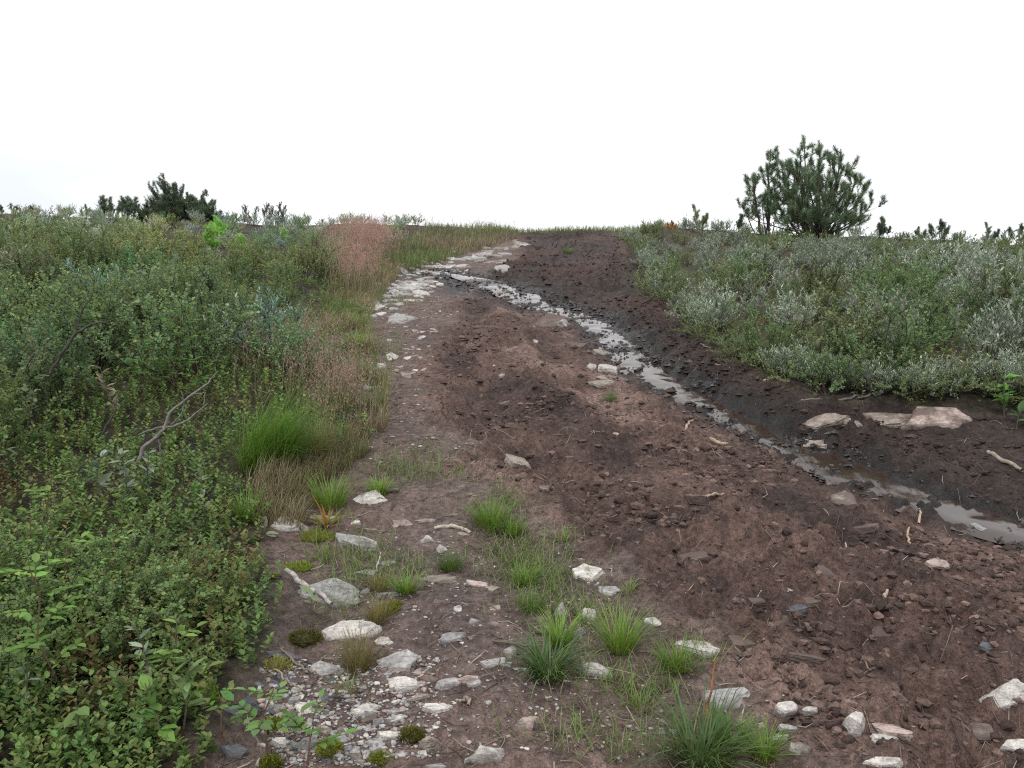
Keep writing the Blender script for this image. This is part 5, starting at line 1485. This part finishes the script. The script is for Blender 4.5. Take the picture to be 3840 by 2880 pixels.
stick(A2((98,655),(160,705),(225,762),(290,795),(340,852)), .011, 'silvery peeling birch stick in front of the triangular boulder', (.36, .33, .31), lift=.03)
stick(A2((890,408),(960,404),(1030,416),(1072,440)), .010, 'bleached curved root lying across the bare path', (.42, .37, .31), 'root')
stick(A2((1025,1345),(1050,1325),(1075,1340),(1055,1365)), .006, 'small worm-like curled root on bare earth near the bottom', (.26, .20, .16), 'root')
stick(A2((600,215),(650,216),(700,218)), .012, 'short dark stick at the right of the knobbly white rock', (.14, .12, .10), lift=.02)
stick(B2((1050,240),(1100,230),(1150,232)), .008, 'tan stick beside the brown angular stone in the mud')
stick(C2((928,725),(934,690),(938,660)), .0065, 'upright tan stick end near the lower rill, the taller of two', (.40, .31, .22), lift=.03)
stick(C2((890,805),(884,770),(882,740)), .006, 'tan stick end left of the taller upright one by the lower rill', (.36, .27, .20), lift=.03)
stick(C2((636,840),(646,800)), .005, 'short pale stick in the mud left of the two upright ends', (.40, .34, .27), lift=.02)
stick(C2((785,1035),(792,1010),(805,990)), .008, 'stubby pale root bit in the middle of the mud', (.38, .30, .24), lift=.02)
stick(C2((1200,432),(1240,455),(1290,480),(1335,502)), .014, 'thick weathered stick on the bank near the right edge', (.28, .23, .19), lift=.02)
stick(C2((108,388),(150,402),(220,408)), .013, 'tan root chunk on the dark clods left of the rill', (.36, .28, .21), 'root', .03)
stick(C2((470,226),(540,214),(600,222),(660,214),(695,198)), .010, 'long grey root snaking along the foot of the willows', (.15, .13, .115), 'root')
stick(C2((690,215),(760,190),(850,175),(960,168)), .009, 'grey branch on the bank under the willows', (.15, .13, .115))
stick(C2((100,74),(160,82),(225,106)), .007, 'thin wavy root on the dark bank above the rill', (.26, .22, .19), 'root')
stick(C2((285,152),(330,136)), .010, 'short tan stick on the reddish bank', (.38, .28, .22))
stick(C2((440,1405),(490,1412),(545,1425)), .008, 'dark stick right of the pyramid boulder', (.12, .09, .08))
stick(C2((5,352),(15,325),(40,300)), .009, 'forked pale root left of the rill', (.34, .26, .20), 'root', .02)
stick(C2((0,590),(60,602),(160,592)), .008, 'tan root along the ridge of the mud', (.26, .19, .155), 'root')
stick(C2((1050,870),(1000,850)), .006, 'short stick in the mud near the lower right', (.25, .2, .16))
stick(D2((1465,870),(1480,930),(1525,958)), .010, 'dark bent root on the peat bank above the rill', (.13, .11, .10), 'root')
stick(D2((1945,955),(2000,930),(2042,880)), .012, 'dark stick leaning out of the right shrubs', (.09, .075, .07), lift=.04)
stick(D2((1905,1390),(1940,1385),(1955,1355)), .016, 'black wet stick lying in the rill', (.05, .042, .04), lift=.03)
stick(H2((620,405),(660,390),(695,365)), .008, 'small dark twig at the foot of the right shrubs', (.14, .12, .10))
stick(H2((5,1475),(70,1510),(170,1530)), .012, 'tan stick on the reddish mud left of the rill', (.36, .27, .21))
stick(H2((1290,1450),(1350,1470),(1395,1500)), .008, 'thin stick lying in the puddle of the rill', (.22, .17, .14))
stick(A2((580,640),(590,590),(600,540)), .004, 'thin white stalk lying on the path left of the low fine tuft', (.45, .42, .38))
stick(H2((905,540),(960,575),(1010,585)), .008, 'bent grey twig on the dark bank', (.16, .14, .12))
stick(A2((1190,1010),(1330,1040),(1420,1050)), .005, 'thin twig crossing the path behind the dark grass tuft', (.14, .12, .10))
stick(Hx := [(750 + u * .3391, 2450 + v * .3391) for u, v in ((905,10),(960,80),(1090,210),(1240,290),(1380,345))], .004, 'long thin brown runner across the slate chips', (.20, .15, .12), 'runner', .02)
stick([(750 + u * .3391, 2450 + v * .3391) for u, v in ((820,270),(930,370),(1060,450),(1160,510))], .003, 'thin tan stem lying across the moss and slate', (.30, .25, .17), 'runner', .02)

# ------------------------------------------------------------------ moss cushions
def moss(cx, cy, w, h, label, col):
    rng = np.random.default_rng(int(cx * 5 + cy)); mb = MB()
    x, y, t = ground_hit(cx, cy + h * .3); m = t / (FOC * 3.75); W = w * m * .5; Hm = h * m * .55
    V, F = ICO[3]
    P = V * np.array([W, W * .8, Hm])
    P *= (1 + .22 * fbm(V[:, 0] * 3 + cx, V[:, 1] * 3 + V[:, 2] * 2, 3, 91))[:, None]
    mb.add(P, [F], np.array(col) * .6)
    k = 900; i = rng.integers(0, len(V), k); up = V[i][:, 2] > -.1; i = i[up]; k = len(i)
    q = P[i] + rng.normal(0, .004, (k, 3))
    leaves(mb, q, V[i] + rng.normal(0, .4, (k, 3)) + np.array([0, 0, .6]), rng.normal(0, 1, (k, 3)), rng.uniform(.007, .014, k), .0045, jitter_col(rng, k, col, .3), .1)
    tag(link('moss_cushion', mb.mesh('moss_cushion', M_GRASS), None, (x, y, gz(x, y) - .005)), label, 'moss')
YM, DM = (.22, .24, .035), (.10, .095, .018)
for q, lab, c in ((a_(205, 960, 150, 80), 'dark olive moss cushion left of the cracked white rock', DM), (a_(262, 425, 150, 50), 'yellow-green moss strip on the long tilted slab', YM),
        (a_(660, 805, 110, 45), 'bright moss patch above the cracked white rock', YM), (b_(1105, 1625, 130, 75), 'bright yellow moss under the lowest grass clump', YM),
        (d_(70, 965, 170, 40), 'bright yellow moss along the upper verge', YM), (a_(330, 1540, 110, 100), 'yellow-green moss right of the squarish grey block', YM),
        (a_(40, 1430, 90, 60), 'moss clump left of the moss-capped stone', YM), (a_(160, 1440, 60, 34), 'moss cap on the grey stone above the squarish block', YM), (a_(770, 1480, 120, 60), 'dark moss patch in the gravel near the upright block', DM),
        (a_(60, 1110, 130, 70), 'pale yellow moss around the dark slate', (.24, .23, .07)), (a_(170, 590, 130, 40), 'light green moss at the turf edge above the birch stick', (.20, .25, .04)),
        (a_(20, 1620, 90, 60), 'moss clump in front of the squarish block', YM), (a_(610, 1600, 120, 40), 'thin moss between the bottom chips', YM),
        ((1310 / 2.212 * 1.28 + 0, 2600, 110, 70), 'vivid light green moss in the bilberry left of the slate slab', (.20, .33, .035))):
    moss(*q, lab, c)
